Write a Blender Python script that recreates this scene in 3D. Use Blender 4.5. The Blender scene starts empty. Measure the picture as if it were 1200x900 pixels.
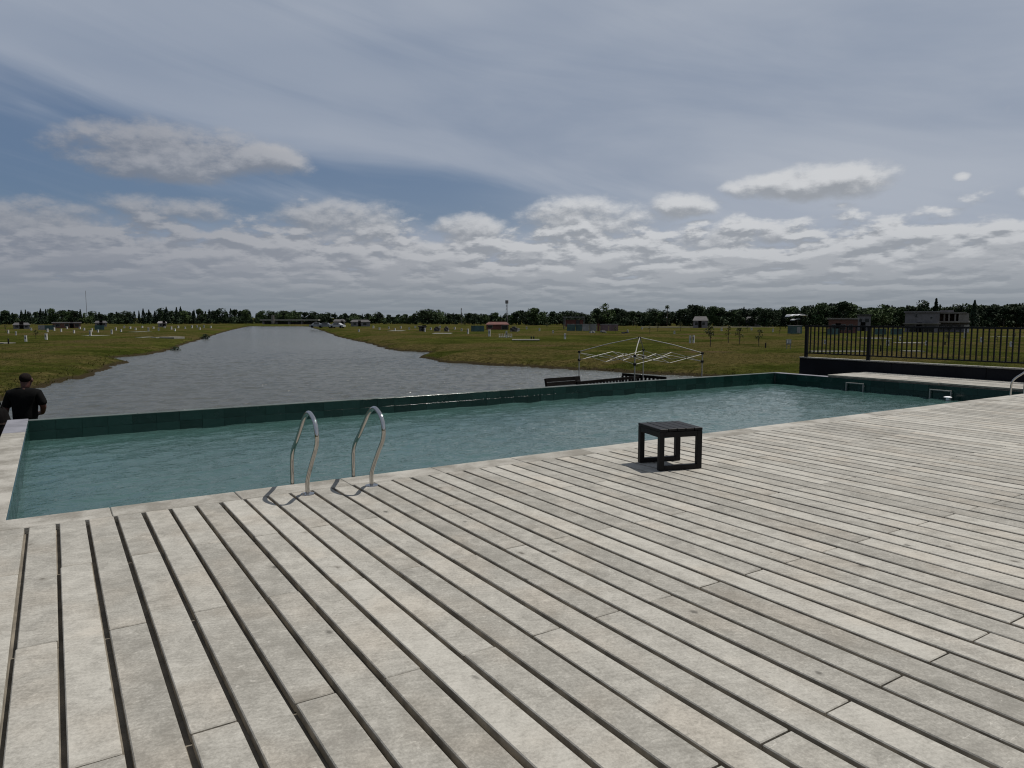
import bpy, bmesh, math, random
import numpy as np
from mathutils import Vector, Matrix

R = math.radians
rng = random.Random(7)
nrng = np.random.default_rng(7)
scene = bpy.context.scene
COL = scene.collection

# ------------------------------------------------------------------ camera
EYE = 1.60
YAW = R(32.623)          # camera looks this far to the right of +Y (the plank direction)
PITCH = R(5.305)
F = 840.0                # focal length in photo pixels (1200 wide)
cam_d = bpy.data.cameras.new('camera')
cam_d.sensor_fit = 'HORIZONTAL'
cam_d.sensor_width = 36.0
cam_d.lens = 36.0 * F / 1200.0
cam_d.clip_start = 0.05
cam_d.clip_end = 12000
cam = bpy.data.objects.new('camera', cam_d)
COL.objects.link(cam)
cam.location = (0, 0, EYE)
cam.rotation_euler = (R(90) - PITCH, 0, -YAW)
scene.camera = cam

# ------------------------------------------------------------------ sun, exposure
SUN_EL = R(63.0)
SUN_H = Vector((0.985, -0.17)).normalized()        # horizontal direction towards the sun
sun_d = bpy.data.lights.new('sun', 'SUN')
sun_d.energy = 4.6
sun_d.angle = R(0.55)
sun_d.color = (1.0, 0.955, 0.89)
sun = bpy.data.objects.new('sun', sun_d)
COL.objects.link(sun)
to_sun = Vector((SUN_H.x * math.cos(SUN_EL), SUN_H.y * math.cos(SUN_EL), math.sin(SUN_EL)))
sun.rotation_euler = to_sun.to_track_quat('Z', 'Y').to_euler()
sun.location = (30, -10, 40)

scene.view_settings.view_transform = 'Standard'
scene.view_settings.look = 'None'
scene.view_settings.gamma = 1.0
scene.view_settings.exposure = 0.0
scene.view_settings.use_curve_mapping = False
scene.render.engine = 'CYCLES'
scene.cycles.use_denoising = True
scene.cycles.max_bounces = 6
scene.cycles.pixel_filter_type = 'BLACKMAN_HARRIS'
scene.cycles.filter_width = 1.15
scene.cycles.caustics_reflective = False
scene.cycles.caustics_refractive = False


# ------------------------------------------------------------------ node helpers
class NT:
    def __init__(self, tree):
        self.t = tree
        self.n = tree.nodes
        self.l = tree.links

    def new(self, kind, **kw):
        nd = self.n.new(kind)
        for k, v in kw.items():
            setattr(nd, k, v)
        return nd

    def put(self, sock, v):
        if v is None:
            return
        if isinstance(v, bpy.types.NodeSocket):
            self.l.new(v, sock)
        else:
            if sock.type == 'RGBA' and not isinstance(v, (int, float)) and len(v) == 3:
                v = (*v, 1)
            sock.default_value = v

    def m(self, op, a, b=None, c=None, clamp=False):
        nd = self.new('ShaderNodeMath', operation=op, use_clamp=clamp)
        for i, v in enumerate((a, b, c)):
            if v is not None:
                self.put(nd.inputs[i], v)
        return nd.outputs[0]

    def ss(self, x, lo, hi, a=0.0, b=1.0, smooth=True):
        nd = self.new('ShaderNodeMapRange', interpolation_type='SMOOTHSTEP' if smooth else 'LINEAR')
        for i, v in enumerate((x, lo, hi, a, b)):
            self.put(nd.inputs[i], v)
        return nd.outputs[0]

    def mix(self, f, a, b, blend='MIX'):
        nd = self.new('ShaderNodeMix', data_type='RGBA', blend_type=blend)
        self.put(nd.inputs[0], f)
        self.put(nd.inputs[6], a)
        self.put(nd.inputs[7], b)
        return nd.outputs[2]

    def xyz(self, x, y, z=0.0):
        nd = self.new('ShaderNodeCombineXYZ')
        for i, v in enumerate((x, y, z)):
            self.put(nd.inputs[i], v)
        return nd.outputs[0]

    def noise(self, vec, scale, detail=4.0, rough=0.55, dist=0.0):
        nd = self.new('ShaderNodeTexNoise')
        self.put(nd.inputs['Vector'], vec)
        nd.inputs['Scale'].default_value = scale
        nd.inputs['Detail'].default_value = detail
        nd.inputs['Roughness'].default_value = rough
        nd.inputs['Distortion'].default_value = dist
        return nd.outputs[0]

    def mapping(self, vec, scale=(1, 1, 1), rot=(0, 0, 0), loc=(0, 0, 0)):
        nd = self.new('ShaderNodeMapping')
        self.put(nd.inputs[0], vec)
        nd.inputs[1].default_value = loc
        nd.inputs[2].default_value = rot
        nd.inputs[3].default_value = scale
        return nd.outputs[0]


# ------------------------------------------------------------------ sky
world = bpy.data.worlds.new('World')
scene.world = world
world.use_nodes = True
W = NT(world.node_tree)
W.n.clear()
SKY_STRENGTH = 0.06


def pix_dir(u, v):
    """azimuth and elevation in degrees, relative to the viewing direction, of a spot of the sky"""
    az = math.degrees(math.atan((u - 600) / F))
    el = math.degrees(math.atan((372 - v) / math.hypot(F, u - 600)))
    return az, el


CLOUDS = []   # (azimuth, elevation, half width, half height) in degrees
for (u, v, ru, rv, wt) in [
    (205, 184, 92, 26, 1.2), (310, 192, 60, 18, 0.95), (128, 168, 36, 15, 0.9), (205, 246, 75, 15, 0.8), (285, 283, 30, 12, 0.8),
    (65, 262, 90, 22, 0.8), (165, 292, 80, 16, 0.9), (408, 262, 78, 24, 1.05), (548, 272, 48, 17, 1.05),
    (478, 292, 75, 13, 0.9), (690, 256, 80, 22, 1.0), (795, 244, 38, 15, 0.95), (905, 222, 55, 13, 1.1), (965, 217, 66, 19, 1.12),
    (1115, 211, 9, 5, 0.5), (1196, 230, 14, 8, 0.9), (830, 282, 60, 15, 1.0), (905, 275, 26, 11, 1.15), (985, 275, 12, 5, 0.85),
    (945, 297, 34, 9, 1.0), (640, 300, 110, 14, 0.95), (1090, 302, 60, 9, 0.9), (1190, 290, 26, 8, 1.0),
]:
    a, e = pix_dir(u, v)
    CLOUDS.append((a, e, 1.10 * ru / 14.66, 1.18 * rv / 14.66, wt))


def density_group():
    g = bpy.data.node_groups.new('cloud_density', 'ShaderNodeTree')
    g.interface.new_socket('az', in_out='INPUT', socket_type='NodeSocketFloat')
    g.interface.new_socket('el', in_out='INPUT', socket_type='NodeSocketFloat')
    g.interface.new_socket('d', in_out='OUTPUT', socket_type='NodeSocketFloat')
    T = NT(g)
    gi = T.new('NodeGroupInput')
    go = T.new('NodeGroupOutput')
    az, el = gi.outputs[0], gi.outputs[1]
    ae = T.xyz(az, el, 0.0)
    best = None
    for (a, e, ra, re, wt) in CLOUDS:
        ma = T.new('ShaderNodeVectorMath', operation='MULTIPLY_ADD')
        T.put(ma.inputs[0], ae)
        ma.inputs[1].default_value = (1 / ra, 1 / re, 0)
        ma.inputs[2].default_value = (-a / ra, -e / re, 0)
        dt = T.new('ShaderNodeVectorMath', operation='DOT_PRODUCT')
        T.put(dt.inputs[0], ma.outputs[0])
        T.put(dt.inputs[1], ma.outputs[0])
        s = T.m('SUBTRACT', wt, dt.outputs['Value'])
        best = s if best is None else T.m('MAXIMUM', best, s)
    n1 = T.noise(T.xyz(T.m('MULTIPLY', az, 0.30), T.m('MULTIPLY', el, 0.56), 3.7), 1.0, 6.0, 0.62, 0.0)
    big = T.m('ADD', T.m('MAXIMUM', best, -2.0), T.m('MULTIPLY', T.m('SUBTRACT', n1, 0.5), 2.5))
    big = T.ss(big, -0.15, 1.75, smooth=False)
    # rows of flat cumulus that crowd towards the horizon
    el_s = T.m('MAXIMUM', T.m('ADD', el, 1.1), 0.15)
    lg = T.m('LOGARITHM', el_s, 2.0)
    rv = T.xyz(T.m('MULTIPLY', az, 0.27), T.m('MULTIPLY', lg, 3.5), 14.9)
    n2 = T.noise(rv, 1.0, 6.0, 0.56, 0.0)
    cov = T.ss(el, 4.3, 9.8, 0.24, -0.26, smooth=False)
    low = T.ss(T.m('ADD', n2, cov), 0.40, 0.80)
    T.put(go.inputs[0], T.m('MAXIMUM', big, low))
    return g


def build_sky():
    tc = W.new('ShaderNodeTexCoord')
    d = tc.outputs['Generated']
    sep = W.new('ShaderNodeSeparateXYZ')
    W.put(sep.inputs[0], d)
    x, y, z = sep.outputs
    ca, sa = math.cos(YAW), math.sin(YAW)
    xr = W.m('SUBTRACT', W.m('MULTIPLY', x, ca), W.m('MULTIPLY', y, sa))
    yf = W.m('ADD', W.m('MULTIPLY', x, sa), W.m('MULTIPLY', y, ca))
    az = W.m('MULTIPLY', W.m('ARCTAN2', xr, yf), 57.2958)
    el = W.m('MULTIPLY', W.m('ARCSINE', W.m('MINIMUM', W.m('MAXIMUM', z, -1.0), 1.0)), 57.2958)

    sky = W.new('ShaderNodeTexSky', sky_type='NISHITA')
    sky.sun_disc = False
    sky.sun_elevation = SUN_EL
    sky.sun_rotation = math.atan2(SUN_H.x, SUN_H.y)
    sky.altitude = 50
    sky.air_density = 1.0
    sky.dust_density = 1.0
    sky.ozone_density = 2.0
    base = sky.outputs[0]

    k = 1.0 / SKY_STRENGTH

    def c(r_, g_, b_):
        return (r_ * k, g_ * k, b_ * k, 1)

    # thin high veil: faint streaks over most of the sky, with a long blue opening low on the left
    st = W.noise(W.xyz(W.m('ADD', W.m('MULTIPLY', az, 0.045), W.m('MULTIPLY', el, 0.05)), W.m('SUBTRACT', W.m('MULTIPLY', el, 0.20), W.m('MULTIPLY', az, -0.035)), 1.7), 1.0, 5.0, 0.55, 0.5)
    st2 = W.noise(W.xyz(W.m('MULTIPLY', az, 0.022), W.m('MULTIPLY', el, 0.065), 8.1), 1.0, 3.0, 0.5, 0.3)
    centre = W.ss(az, -36, 12, 10.6, 8.2, smooth=False)
    half = W.ss(az, -34, 14, 4.6, 1.5, smooth=False)
    nrm = W.m('DIVIDE', W.m('SUBTRACT', W.m('ADD', el, W.m('MULTIPLY', W.m('SUBTRACT', st, 0.5), 5.0)), centre), half)
    gap = W.m('MULTIPLY', W.ss(W.m('ABSOLUTE', nrm), 1.35, 0.45), W.ss(az, 20, -10))
    streak = W.ss(st, 0.50, 0.70)
    veil = W.m('SUBTRACT', W.ss(st2, 0.3, 0.6, 0.86, 0.97), W.m('MULTIPLY', gap, W.m('SUBTRACT', 0.80, W.m('MULTIPLY', streak, 0.40))), clamp=True)
    tone = W.m('ADD', W.ss(st, 0.30, 0.70, 0.0, 0.55), W.ss(st2, 0.35, 0.65, 0.0, 0.45))
    tone = W.m('ADD', W.m('MULTIPLY', tone, 0.72), W.ss(az, -32, 30, -0.05, 0.46), clamp=True)
    veil_c = W.mix(tone, c(0.222, 0.275, 0.372), c(0.400, 0.438, 0.505))
    col = W.mix(veil, W.mix(0.5, base, c(0.075, 0.14, 0.27)), veil_c)

    g = density_group()

    def dens(dz, da=0.0):
        nd = W.new('ShaderNodeGroup')
        nd.node_tree = g
        W.put(nd.inputs[0], W.m('ADD', az, da) if da else az)
        W.put(nd.inputs[1], W.m('ADD', el, dz) if dz else el)
        return nd.outputs[0]
    d0 = dens(0.0)
    up = W.m('ADD', W.m('MULTIPLY', el, 0.045), 0.22)
    d1 = dens(up, 0.2)
    lit = W.m('SUBTRACT', W.m('MULTIPLY', d0, 1.04), d1)
    lit = W.m('MULTIPLY', W.ss(lit, -0.20, 0.36), W.ss(el, 1.0, 8.0, 0.48, 1.0))
    right = W.ss(az, -34, 10, 0.0, 1.0)
    bright = W.mix(right, c(0.40, 0.39, 0.395), c(0.62, 0.63, 0.645))
    grey = W.mix(right, c(0.205, 0.212, 0.235), c(0.300, 0.320, 0.350))
    cl = W.mix(lit, grey, bright)
    col = W.mix(W.m('MULTIPLY', W.ss(d0, 0.0, 0.55), W.ss(az, -30, 5, 0.62, 0.88)), col, cl)
    # distance: the lowest degrees of sky lose contrast
    col = W.mix(W.ss(el, 4.2, 0.0, 0.0, 0.80), col, c(0.215, 0.250, 0.285))
    bg = W.new('ShaderNodeBackground')
    W.put(bg.inputs[0], col)
    bg.inputs[1].default_value = SKY_STRENGTH
    out = W.new('ShaderNodeOutputWorld')
    W.l.new(bg.outputs[0], out.inputs[0])


build_sky()
world.cycles.sampling_method = 'NONE'


# ------------------------------------------------------------------ materials
MATS = {}


def material(name, rough=0.7, metallic=0.0, spec=0.5):
    mt = bpy.data.materials.new(name)
    mt.use_nodes = True
    T = NT(mt.node_tree)
    b = T.n['Principled BSDF']
    b.inputs['Roughness'].default_value = rough
    b.inputs['Metallic'].default_value = metallic
    b.inputs['Specular IOR Level'].default_value = spec
    MATS[name] = mt
    return mt, T, b


def bump(T, b, h, strength=0.3, dist=0.01):
    nd = T.new('ShaderNodeBump')
    nd.inputs['Strength'].default_value = strength
    nd.inputs['Distance'].default_value = dist
    T.put(nd.inputs['Height'], h)
    T.put(b.inputs['Normal'], nd.outputs[0])
    return nd


def pos(T):
    return T.new('ShaderNodeNewGeometry').outputs['Position']


def orand(T):
    return T.new('ShaderNodeObjectInfo').outputs['Random']


def plain(name, col, var=0.15, scale=3.0, rough=0.7, metallic=0.0, spec=0.4, bmp=0.15, bscale=30.0, rvar=0.0):
    mt, T, b = material(name, rough, metallic, spec)
    p = pos(T)
    n = T.noise(p, scale, 5.0, 0.6)
    lo = tuple(x * (1 - var) for x in col)
    hi = tuple(min(1, x * (1 + var)) for x in col)
    cc = T.mix(T.ss(n, 0.3, 0.7), lo, hi)
    if rvar:
        cc = T.mix(1.0, cc, T.xyz(*[T.ss(orand(T), 0, 1, 1 - rvar, 1 + rvar, False)] * 3), 'MULTIPLY')
    T.put(b.inputs['Base Color'], cc)
    if bmp:
        bump(T, b, T.noise(p, bscale, 4.0, 0.6), bmp, 0.01)
    return mt


def mat_plank():
    mt, T, b = material('weathered_plank', 0.82, 0.0, 0.25)
    p = pos(T)
    r = orand(T)
    off = T.xyz(T.m('MULTIPLY', r, 37.0), T.m('MULTIPLY', r, 91.0), 0.0)
    add = T.new('ShaderNodeVectorMath', operation='ADD')
    T.put(add.inputs[0], p)
    T.put(add.inputs[1], off)
    q = add.outputs[0]
    cloud = T.noise(T.mapping(q, (1.5, 1.0, 1)), 2.6, 4.0, 0.55, 0.3)
    mott = T.noise(q, 11.0, 5.0, 0.68, 0.6)
    fine = T.noise(q, 75.0, 4.0, 0.7)
    # faint curved saw marks across the board
    wv = T.new('ShaderNodeTexWave', wave_type='RINGS', rings_direction='Z')
    T.put(wv.inputs['Vector'], T.mapping(q, (1.0, 1.0, 0.0)))
    wv.inputs['Scale'].default_value = 9.0
    wv.inputs['Distortion'].default_value = 5.0
    wv.inputs['Detail'].default_value = 4.0
    wv.inputs['Detail Scale'].default_value = 1.6
    scr = T.ss(T.noise(T.mapping(q, (14.0, 60.0, 1), (0, 0, R(24))), 1.0, 3.0, 0.6, 1.8), 0.60, 0.74)
    v = T.m('ADD', T.m('MULTIPLY', T.m('SUBTRACT', cloud, 0.5), 0.50), T.m('MULTIPLY', T.m('SUBTRACT', mott, 0.5), 0.62))
    v = T.m('ADD', v, T.m('MULTIPLY', T.m('SUBTRACT', fine, 0.5), 0.70))
    v = T.m('ADD', v, T.m('MULTIPLY', T.m('SUBTRACT', wv.outputs[1], 0.5), 0.05))
    v = T.m('ADD', v, T.m('MULTIPLY', scr, T.m('MULTIPLY', T.ss(mott, 0.4, 0.65), 0.50)))
    v = T.m('ADD', v, T.ss(r, 0, 1, -0.13, 0.13, False))
    col = T.mix(T.ss(v, -0.36, 0.36), (0.165, 0.156, 0.135), (0.362, 0.346, 0.306))
    hue = T.noise(q, 1.5, 3.0, 0.5)
    col = T.mix(T.ss(hue, 0.45, 0.68, 0.0, 0.38), col, T.mix(1.0, col, (1.07, 0.98, 0.90), 'MULTIPLY'))
    # knots and small stains
    vo = T.new('ShaderNodeTexVoronoi', feature='F1')
    T.put(vo.inputs['Vector'], T.mapping(q, (1.7, 1.15, 0.0)))
    vo.inputs['Scale'].default_value = 2.1
    ragged = T.m('ADD', vo.outputs['Distance'], T.m('MULTIPLY', T.m('SUBTRACT', mott, 0.5), 0.15))
    sc = T.new('ShaderNodeSeparateColor')
    T.put(sc.inputs[0], vo.outputs['Color'])
    spot_ = T.m('MULTIPLY', T.ss(ragged, 0.085, 0.015), T.ss(sc.outputs[0], 0.12, 0.17))
    halo = T.m('MULTIPLY', T.ss(ragged, 0.16, 0.03), T.ss(sc.outputs[1], 0.55, 0.60))
    col = T.mix(T.m('MULTIPLY', spot_, 0.85), col, (0.075, 0.070, 0.060))
    col = T.mix(T.m('MULTIPLY', halo, 0.30), col, (0.10, 0.085, 0.066))
    stain = T.ss(T.noise(p, 1.5, 6.0, 0.7, 0.5), 0.66, 0.78)
    col = T.mix(T.m('MULTIPLY', stain, 0.40), col, (0.115, 0.095, 0.072))
    T.put(b.inputs['Base Color'], col)
    h = T.m('ADD', T.m('MULTIPLY', fine, 0.6), T.m('MULTIPLY', mott, 0.8))
    bump(T, b, h, 0.55, 0.004)
    return mt


def mat_coping():
    mt, T, b = material('pale_coping', 0.75, 0.0, 0.3)
    p = pos(T)
    n = T.noise(p, 2.4, 6.0, 0.65, 0.3)
    f = T.noise(p, 60, 3.0, 0.6)
    v = T.m('ADD', n, T.m('MULTIPLY', T.m('SUBTRACT', f, 0.5), 0.35))
    v = T.m('ADD', v, T.ss(orand(T), 0, 1, -0.07, 0.07, False))
    col = T.mix(T.ss(v, 0.3, 0.72), (0.1600, 0.1480, 0.1240), (0.3280, 0.3120, 0.2760))
    st = T.ss(T.noise(p, 1.3, 6.0, 0.7), 0.62, 0.75)
    col = T.mix(T.m('MULTIPLY', st, 0.5), col, (0.13, 0.115, 0.09))
    T.put(b.inputs['Base Color'], col)
    bump(T, b, f, 0.4, 0.004)
    return mt


def mat_tile():
    mt, T, b = material('green_tile', 0.16, 0.0, 0.35)
    p = pos(T)
    v = T.m('ADD', T.m('MULTIPLY', T.noise(p, 9, 4.0, 0.6), 0.6), T.m('MULTIPLY', orand(T), 0.5))
    T.put(b.inputs['Base Color'], T.mix(T.ss(v, 0.2, 0.85), (0.005, 0.023, 0.018), (0.012, 0.042, 0.034)))
    T.put(b.inputs['Roughness'], T.ss(T.noise(p, 5, 3), 0.3, 0.7, 0.10, 0.28))
    bump(T, b, T.noise(p, 22, 3.0, 0.5), 0.2, 0.006)
    return mt


def mat_pool_water():
    mt, T, b = material('pool_water', 0.045, 0.0, 0.5)
    b.inputs['IOR'].default_value = 1.333
    p = pos(T)
    n = T.noise(p, 0.35, 3.0)
    T.put(b.inputs['Base Color'], T.mix(T.ss(n, 0.3, 0.7), (0.030, 0.067, 0.060), (0.039, 0.081, 0.074)))
    w2 = T.noise(T.mapping(p, (1.0, 1.4, 1), (0, 0, R(18))), 7.5, 3.0, 0.6, 0.3)
    bump(T, b, w2, 0.8, 0.023)
    return mt


def mat_lake_water():
    mt, T, b = material('lake_water', 0.16, 0.0, 0.5)
    b.inputs['IOR'].default_value = 1.333
    p = pos(T)
    n = T.noise(T.mapping(p, (1, 0.4, 1), (0, 0, R(-14))), 0.05, 4.0)
    T.put(b.inputs['Base Color'], T.mix(T.ss(n, 0.3, 0.7), (0.050, 0.052, 0.043), (0.066, 0.068, 0.057)))
    w2 = T.noise(T.mapping(p, (0.7, 1.3, 1), (0, 0, R(-40))), 2.6, 4.0, 0.62, 0.3)
    bump(T, b, w2, 1.0, 0.16)
    return mt


def mat_ground():
    mt, T, b = material('field_grass', 1.0, 0.0, 0.0)
    p = pos(T)
    big = T.noise(p, 0.045, 5.0, 0.6, 0.6)
    mid = T.noise(T.mapping(p, (1, 1, 1)), 0.23, 5.0, 0.62, 0.4)
    fine = T.noise(p, 2.2, 5.0, 0.7)
    green = T.mix(T.ss(mid, 0.32, 0.68), (0.022, 0.028, 0.0055), (0.050, 0.053, 0.0125))
    dry = T.mix(T.ss(fine, 0.3, 0.7), (0.040, 0.034, 0.012), (0.070, 0.057, 0.022))
    col = T.mix(T.ss(T.m('ADD', big, T.m('MULTIPLY', T.m('SUBTRACT', mid, 0.5), 0.5)), 0.44, 0.60), green, dry)
    earth = T.ss(T.noise(p, 0.075, 4.0, 0.55, 0.4), 0.63, 0.70)
    col = T.mix(T.m('MULTIPLY', earth, 0.75), col, (0.070, 0.047, 0.029))
    col = T.mix(1.0, col, T.xyz(*[T.ss(fine, 0.25, 0.75, 0.62, 1.3)] * 3), 'MULTIPLY')
    # bare mud where the bank meets the water
    sp = T.new('ShaderNodeSeparateXYZ')
    T.put(sp.inputs[0], p)
    wet = T.ss(T.m('ADD', sp.outputs[2], T.m('MULTIPLY', T.m('SUBTRACT', fine, 0.5), 0.25)), -1.80, -1.93)
    col = T.mix(wet, col, (0.030, 0.024, 0.014))
    T.put(b.inputs['Base Color'], col)
    bump(T, b, T.m('ADD', fine, T.m('MULTIPLY', T.noise(p, 9, 3.0, 0.6), 0.5)), 1.0, 0.22)
    return mt


def mat_leaf(name, dark, light):
    mt, T, b = material(name, 0.75, 0.0, 0.15)
    p = pos(T)
    n = T.noise(p, 0.8, 3.0, 0.6)
    v = T.m('ADD', T.m('MULTIPLY', n, 0.7), T.m('MULTIPLY', orand(T), 0.35))
    T.put(b.inputs['Base Color'], T.mix(T.ss(v, 0.25, 0.8), dark, light))
    return mt


def mat_bricks(name, c1, c2, mortar):
    mt, T, b = material(name, 0.85, 0.0, 0.2)
    br = T.new('ShaderNodeTexBrick')
    T.put(br.inputs['Vector'], T.mapping(pos(T), (1, 1, 1), (R(90), 0, 0)))
    T.put(br.inputs['Color1'], c1)
    T.put(br.inputs['Color2'], c2)
    T.put(br.inputs['Mortar'], mortar)
    br.inputs['Scale'].default_value = 2.2
    T.put(b.inputs['Base Color'], br.outputs[0])
    return mt


mat_plank(); mat_coping(); mat_tile(); mat_pool_water(); mat_lake_water(); mat_ground()
mat_leaf('leaf_dark', (0.010, 0.020, 0.009), (0.030, 0.048, 0.020))
mat_leaf('leaf_mid', (0.020, 0.040, 0.013), (0.055, 0.082, 0.028))
mat_leaf('leaf_conifer', (0.008, 0.017, 0.010), (0.022, 0.038, 0.020))
mat_leaf('leaf_olive', (0.030, 0.036, 0.012), (0.065, 0.070, 0.026))
mat_leaf('grass_blade', (0.020, 0.026, 0.004), (0.066, 0.063, 0.014))
_gm = MATS['grass_blade']
_T = NT(_gm.node_tree)
_out = [n_ for n_ in _gm.node_tree.nodes if n_.type == 'OUTPUT_MATERIAL'][0]
_pb = _gm.node_tree.nodes['Principled BSDF']
_tr = _T.new('ShaderNodeBsdfTranslucent')
_T.l.new(_pb.inputs['Base Color'].links[0].from_socket, _tr.inputs[0])
_mx = _T.new('ShaderNodeMixShader')
_mx.inputs[0].default_value = 0.5
_T.l.new(_pb.outputs[0], _mx.inputs[1])
_T.l.new(_tr.outputs[0], _mx.inputs[2])
_T.l.new(_mx.outputs[0], _out.inputs[0])
mat_bricks('brick_wall', (0.095, 0.035, 0.026), (0.12, 0.05, 0.036), (0.12, 0.10, 0.085))
plain('bark', (0.060, 0.046, 0.034), 0.3, 2.0, 0.9, bmp=0)
plain('steel', (0.47, 0.455, 0.435), 0.05, 6.0, 0.07, 1.0, 0.5, 0.02, 40)
plain('white_tube', (0.25, 0.245, 0.22), 0.12, 8.0, 0.45, 0.1, 0.5, 0)
plain('black_paint', (0.0045, 0.004, 0.004), 0.25, 14.0, 0.5, 0.0, 0.22, 0.2, 70, rvar=0.12)
plain('black_metal', (0.004, 0.004, 0.0045), 0.2, 6.0, 0.55, 0.0, 0.2, 0)
plain('charcoal_render', (0.007, 0.0075, 0.0095), 0.3, 1.4, 0.8, 0.0, 0.15, 0.25, 18, rvar=0.15)
plain('grey_cap', (0.20, 0.19, 0.165), 0.2, 2.0, 0.8, bmp=0.1)
plain('wet_concrete', (0.155, 0.155, 0.172), 0.22, 3.0, 0.75, 0.0, 0.3, 0.2, 25)
plain('concrete', (0.30, 0.285, 0.255), 0.2, 1.2, 0.85, rvar=0.1)
plain('plank_edge', (0.25, 0.222, 0.175), 0.35, 7.0, 0.95, bmp=0.3)  # sides of the planks, a browner tone than their tops
plain('substrate', (0.15, 0.132, 0.104), 0.3, 6.0, 0.95)
plain('pool_shell', (0.07, 0.085, 0.08), 0.2, 3.0, 0.8)
plain('white_post', (0.42, 0.41, 0.375), 0.1, 4.0, 0.6, rvar=0.15, bmp=0)
plain('slab', (0.135, 0.128, 0.108), 0.2, 0.6, 0.85, bmp=0.1, rvar=0.15)
plain('render_grey', (0.135, 0.126, 0.127), 0.2, 0.7, 0.85, rvar=0.12, bmp=0)
plain('render_pale', (0.165, 0.150, 0.130), 0.2, 0.7, 0.85, rvar=0.2, bmp=0)
plain('roof_dark', (0.045, 0.042, 0.042), 0.25, 1.0, 0.8, bmp=0)
plain('roof_brown', (0.095, 0.060, 0.045), 0.25, 1.0, 0.8, bmp=0)
plain('roof_white', (0.50, 0.50, 0.50), 0.1, 1.0, 0.6, bmp=0)
plain('window_glass', (0.012, 0.014, 0.016), 0.2, 1.0, 0.1, 0.0, 0.5, 0)
plain('red_sheet', (0.085, 0.024, 0.016), 0.3, 0.8, 0.7, rvar=0.2, bmp=0)
plain('teal_sheet', (0.034, 0.072, 0.066), 0.3, 0.8, 0.7, rvar=0.2, bmp=0)
plain('pink_sheet', (0.105, 0.068, 0.070), 0.3, 0.8, 0.7, rvar=0.2, bmp=0)
plain('pale_sheet', (0.16, 0.16, 0.155), 0.3, 0.8, 0.7, rvar=0.2, bmp=0)
plain('dark_timber', (0.006, 0.005, 0.0045), 0.35, 5.0, 0.95, 0.0, 0.08, 0.2)
plain('skin', (0.062, 0.023, 0.018), 0.12, 18.0, 0.5, bmp=0.05)
plain('hair', (0.010, 0.0075, 0.0065), 0.3, 60.0, 0.95, 0.0, 0.08, bmp=0.5, bscale=120)
plain('black_shirt', (0.003, 0.003, 0.003), 0.3, 10.0, 0.92, 0.0, 0.1, 0.3, 25)
plain('dark_trousers', (0.018, 0.020, 0.026), 0.3, 10.0, 0.9, 0.0, 0.1, 0.3, 25)
plain('black_bag', (0.005, 0.0045, 0.0045), 0.3, 10.0, 0.95, 0.0, 0.06, 0.3, 25)
plain('brown_strap', (0.030, 0.017, 0.012), 0.2, 10.0, 0.7, bmp=0)
plain('white_plastic', (0.80, 0.80, 0.80), 0.03, 4.0, 0.3, bmp=0)
plain('glint_pale', (0.62, 0.62, 0.60), 0.05, 4.0, 0.5, bmp=0)  # pale colour of the beads that stand in for glints
plain('wet_weir', (0.062, 0.076, 0.072), 0.25, 3.0, 0.7, 0.0, 0.3, 0.2, 25)
plain('earth', (0.085, 0.062, 0.042), 0.3, 1.2, 0.95, bmp=0.4, bscale=4)
plain('car_grey', (0.15, 0.16, 0.17), 0.05, 1.0, 0.3, 0.2, 0.5, 0, rvar=0.3)
plain('car_white', (0.30, 0.30, 0.30), 0.05, 1.0, 0.3, 0.0, 0.5, 0)


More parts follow.
